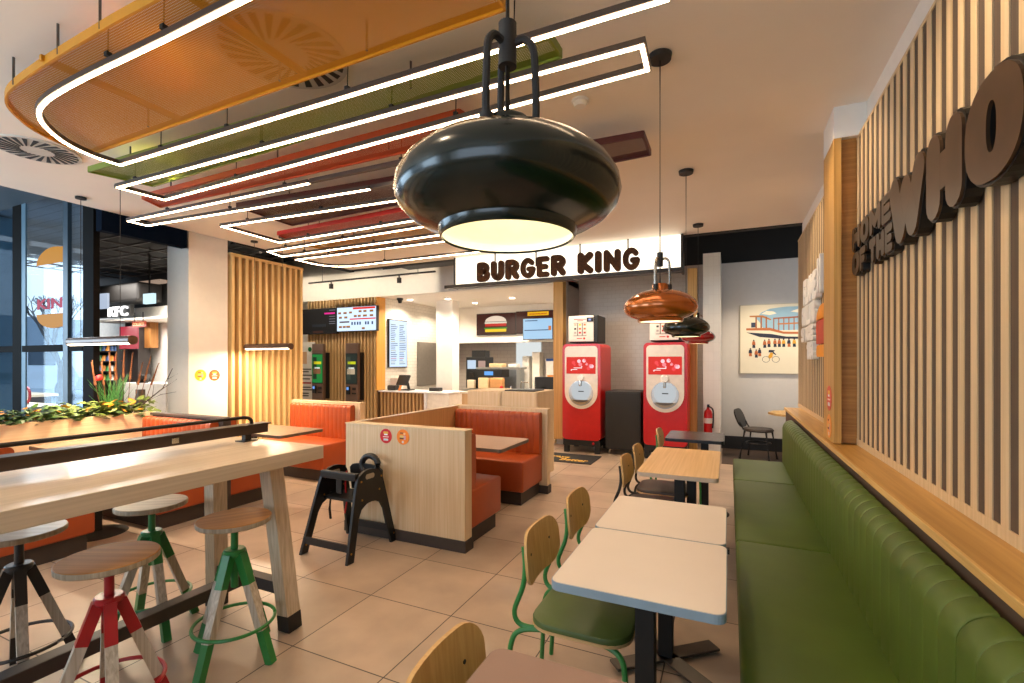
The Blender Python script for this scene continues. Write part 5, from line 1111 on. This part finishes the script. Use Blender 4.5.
q0 = at(38, 310, y=YF); q1 = at(63, 297, y=YF); tb = text_bm('KIN', 1, .003, fat=.03, width=q1.x-q0.x, height=q1.z-q0.z); place(tb, (q0.x, YF-.007, q0.z), (1, 0, 0), (0, 0, 1)); obj('red_letters', tb, mat('e0486a', emit=.6), t)
# outside: street, kerb, benches, tree, buildings
struct('ground_outside', bx(-60, -17, -20, 60, -.14, -.01), mat('8a97a3', .9))
struct('wall_outside', bx(-45, -44, -12, 40, 0, 4.6), mat('7f90a0', .8))
d_ = Vector((-1.2271, .5379, 0))
b = B(); beam(b, d_*5.48+Vector((0, 0, 2)), d_*12.9+Vector((0, 0, 2)), .05, 4.0); struct('wall_mall_side', b, mat('20262c', .5))
struct('ceiling_canopy', prism(B(), [(-6.75, 3.0), (-13, 5.75), (-13, 3.0)], .08, 'xy', 3.62), tile_mat('canopy_boards', '6e7c88', '4c5862', 4, .18, .5, .006, rough=.6))
def outbench(label, x, y, h_):
    t = thing('picnic_bench', label, 'bench', (x, y, 0)); m = mat('d9c6a8', .7)
    obj('seat', bx(x-1.2, x+1.2, y-.3, y+.3, .62, .68), m, t); 
    for s in (1, -1): obj('leg', bx(x+s*.9-.05, x+s*.9+.05, y-.25, y+.25, 0, .62), mat('6a5c4c', .7), t)
outbench('pale wooden bench outside the window, nearer one', -12.6, 4.35, 0); outbench('pale wooden bench outside the window, farther one', -16.8, 5.9, 0)
t = thing('parked_van', 'white van parked outside beyond the window', 'van', (-26, 10, 0))
b = B(); prism(b, [(-29, .4), (-23, .4), (-22.6, .9), (-23.0, 1.25), (-24.2, 2.05), (-29, 2.1)], 1.9, 'xz', 9.6); obj('body', b, mat('d8e2ec', .3), t)
for x in (-28, -24): obj('wheel', disc(B(), (x, 9.55, .35), .35, .25, 'y', 20), 'black', t)
obj('window', bx(-26.6, -24.4, 9.58, 9.6, 1.35, 1.9), mat('2a3440', .2), t)
t = thing('round_road_sign', 'red ringed round road sign outside low in the window', 'road sign', (-16, 6.4, 0))
q = at(28, 395, y=4.4); obj('pole', tube(B(), [(q.x, 4.4, 0), (q.x, 4.4, q.z)], .02, 8), 'steel', t); r_ = obj('ring', disc(B(), (q.x, 4.37, q.z), .16, .02, 'y', 24), mat('c02028', .5), t); obj('plate', disc(B(), (q.x, 4.36, q.z), .11, .02, 'y', 24), WHITEP, r_)
t = thing('bare_tree', 'leafless tree outside beyond the burger emblem', 'tree', (-24, 9, 0)); tb = B()
def grow(p, d, l, r, n):
    e = p+d*l; tube(tb, [p, p.lerp(e, .5)+Vector((R_.uniform(-.05, .05), 0, 0))*l, e], r, 5, r2=r*.65)
    if n:
        for i in range(3): nd = (d+Vector((R_.uniform(-.7, .7), R_.uniform(-.7, .7), R_.uniform(-.1, .5)))).normalized(); grow(e, nd, l*.72, r*.62, n-1)
grow(Vector((-21.5, 8.6, 0)), Vector((0, 0, 1)), 1.3, .12, 5); obj('branches', tb, mat('4a4440', .9), t)

# ================================================================ NEIGHBOURING SHOP (front at y = 7)
Y = 7.0
def qb(nm, label, cat, px0, px1, py0, py1, y, d, m, **k):
    a0, a1, b0, b1 = prect(px0, px1, py0, py1, y); return single(nm, bx(a0, a1, y, y+d, b0, b1, **k), m, label, cat)
a0, a1, b0, b1 = prect(92, 178, 300, 345, 7.6)
struct('wall_shop', bx(-17, -9.4, 7.6, 7.8, 0, 2.98), mat('e2ddd4', .6))
struct('wall_shop_upper', bx(-17, -9.4, 7.6, 7.8, 2.98, 3.95), mat('141212', .7))
qb('shop_hood', 'big black box hood above the neighbouring shop sign', 'hood', 94, 137, 281, 304, 6.9, .6, 'softblack', bev=.05)
qb('hanging_display', 'small lit white panel on the black hood', 'display', 98, 107, 293, 309, 6.5, .05, mat('b8c8e0', emit=.9))
t = thing('shop_sign', 'white lit lettering sign of the neighbouring shop', 'sign', (-14.5, 7, 2.6))
a0, a1, b0, b1 = prect(95, 130, 304, 318.5, 7.0); obj('backing', bx(a0, a1, 7.0, 7.1, b0, b1), 'black', t)
a0, a1, b0, b1 = prect(108, 127, 305.5, 317, 6.95); tb = text_bm('KFC', 1, .04, fat=.02, width=a1-a0, height=b1-b0); place(tb, (a0, 6.96, b0), (1, 0, 0), (0, 0, 1)); obj('letters', tb, mat('ffffff', emit=2.2), t)
qb('shop_canopy', 'thin white canopy edge under the lit shop lettering', 'canopy', 95, 171, 317.6, 320.5, 6.8, .8, mat('eae4da', .5))
t = thing('shop_fridge', 'open shop fridge with coloured bottles behind the planter grass', 'fridge', (-15, 7.2, 0)); a0, a1, b0, b1 = prect(97, 124, 343, 384, 7.1)
f = B(); box(f, a0, a1, 7.15, 7.25, 0, b1); box(f, a0-.05, a0, 6.93, 7.25, 0, b1); box(f, a1, a1+.05, 6.93, 7.25, 0, b1); box(f, a0-.05, a1+.05, 6.93, 7.25, b1, b1+.06); obj('body', f, mat('1e1c1c', .5), t)
for py in (351, 361, 371, 380): z = at(110, py, y=7.02).z; obj('shelf', bx(a0, a1, 6.95, 7.15, z-.03, z), mat('4a4644', .5), t)
fr = random.Random(11); n = 0
for r_i, py in enumerate((351, 361, 371, 380)):
    for px in range(99, 121, 4):
        a0, a1, b0, b1 = prect(px, px+2.6, py-5.5, py, 7.02); b0 = at(110, py, y=7.02).z; hc = fr.choice(('d8c83c', 'c83c2c', 'e8e4dc', '3c8a4c', 'e0902c', 'd8d0c8', '3c5a8a'))
        single('drink_bottle', cyl(B(), (a0+a1)/2, 7.02, b0, b1, (a1-a0)/2, (a1-a0)/4, n=10), mat(hc, .4), 'small coloured drink bottle on the shop fridge shelves', 'bottle', 'bottles in the shop fridge')
qb('red_poster', 'bright pink-red poster board on the neighbouring shop front', 'poster', 119.5, 137, 326, 349, 6.9, .04, mat('e0304c', emit=.7))
qb('shop_pillar', 'dark square pillar under the pink-red poster', 'pillar', 125, 138, 320, 384, 7.15, .3, mat('2c2624', .5))
qb('shop_wood_panel', 'brown wooden panel right of the pink-red poster', 'wall panel', 138, 150, 320, 348, 7.3, .2, wood('a8763c', '8a5c2c', 'z'))
t = thing('collect_sign', 'small orange hanging COLLECT sign', 'sign', (-13.6, 6.7, 2.3)); a0, a1, b0, b1 = prect(132, 145, 321, 327.5, 6.7)
obj('board', bx(a0, a1, 6.7, 6.73, b0, b1), mat('e0481c', emit=.8), t); tb = text_bm('COLLECT', 1, .004, fat=.01, width=(a1-a0)*.86, height=(b1-b0)*.5); place(tb, (a0+.07*(a1-a0), 6.697, b0+.25*(b1-b0)), (1, 0, 0), (0, 0, 1)); obj('letters', tb, mat('ffe8a0', emit=1.2), t)
obj('hanger', tube(B(), [(a0+.1, 6.71, b1), (a0+.1, 6.71, 2.7)], .012, 6), 'black', t); obj('hanger', tube(B(), [(a1-.1, 6.71, b1), (a1-.1, 6.71, 2.7)], .012, 6), 'black', t)
t = thing('hanging_sign', 'small glowing pale blue sign hanging on a black rod', 'sign', (-12.8, 6.0, 2.7)); a0, a1, b0, b1 = prect(143, 153, 293, 304, 6.0)
obj('panel', bx(a0, a1, 6.0, 6.06, b0, b1), mat('c8e8f4', emit=1.3), t); obj('rod', tube(B(), [((a0+a1)/2, 6.03, b1), ((a0+a1)/2, 6.03, 3.95)], .02, 6), 'black', t)
qb('ceiling_strip_panel', 'long cream ceiling light panel above the black hood', 'ceiling light', 117, 160, 279, 286, 7.2, .3, mat('d8b8a0', emit=.5))
qb('shop_counter', 'white counter of the neighbouring shop with black terminal', 'counter', 124, 166, 384, 420, 6.6, .5, mat('e6e2da', .4))
t = thing('shop_till', 'black tilted till screen on the neighbouring counter', 'till', (-13.5, 6.6, 1.1)); q = at(146, 384, y=6.7)
obj('screen', beam(B(), (q.x-.22, 6.7, q.z+.02), (q.x+.02, 6.7, q.z+.22), .2, .03), 'black', t); obj('stand', beam(B(), (q.x+.1, 6.7, q.z-.02), (q.x-.1, 6.7, q.z+.12), .08, .03), 'black', t)
# dark grid of the mall ceiling
t = thing('ceiling_grid', 'black open ceiling grid with grey bars over the mall walkway', 'ceiling grid', (-11, 5.5, 3.8))
for k in range(9):
    y = 3.4+.5*k; obj('grid_bar', bx(-15.5, -6.9, y, y+.03, 3.80, 3.83), mat('3c3836', .6), t)
for k in range(12): x = -15.4+.75*k; obj('grid_bar', bx(x, x+.03, 3.3, 7.5, 3.80, 3.83), mat('3c3836', .6), t)
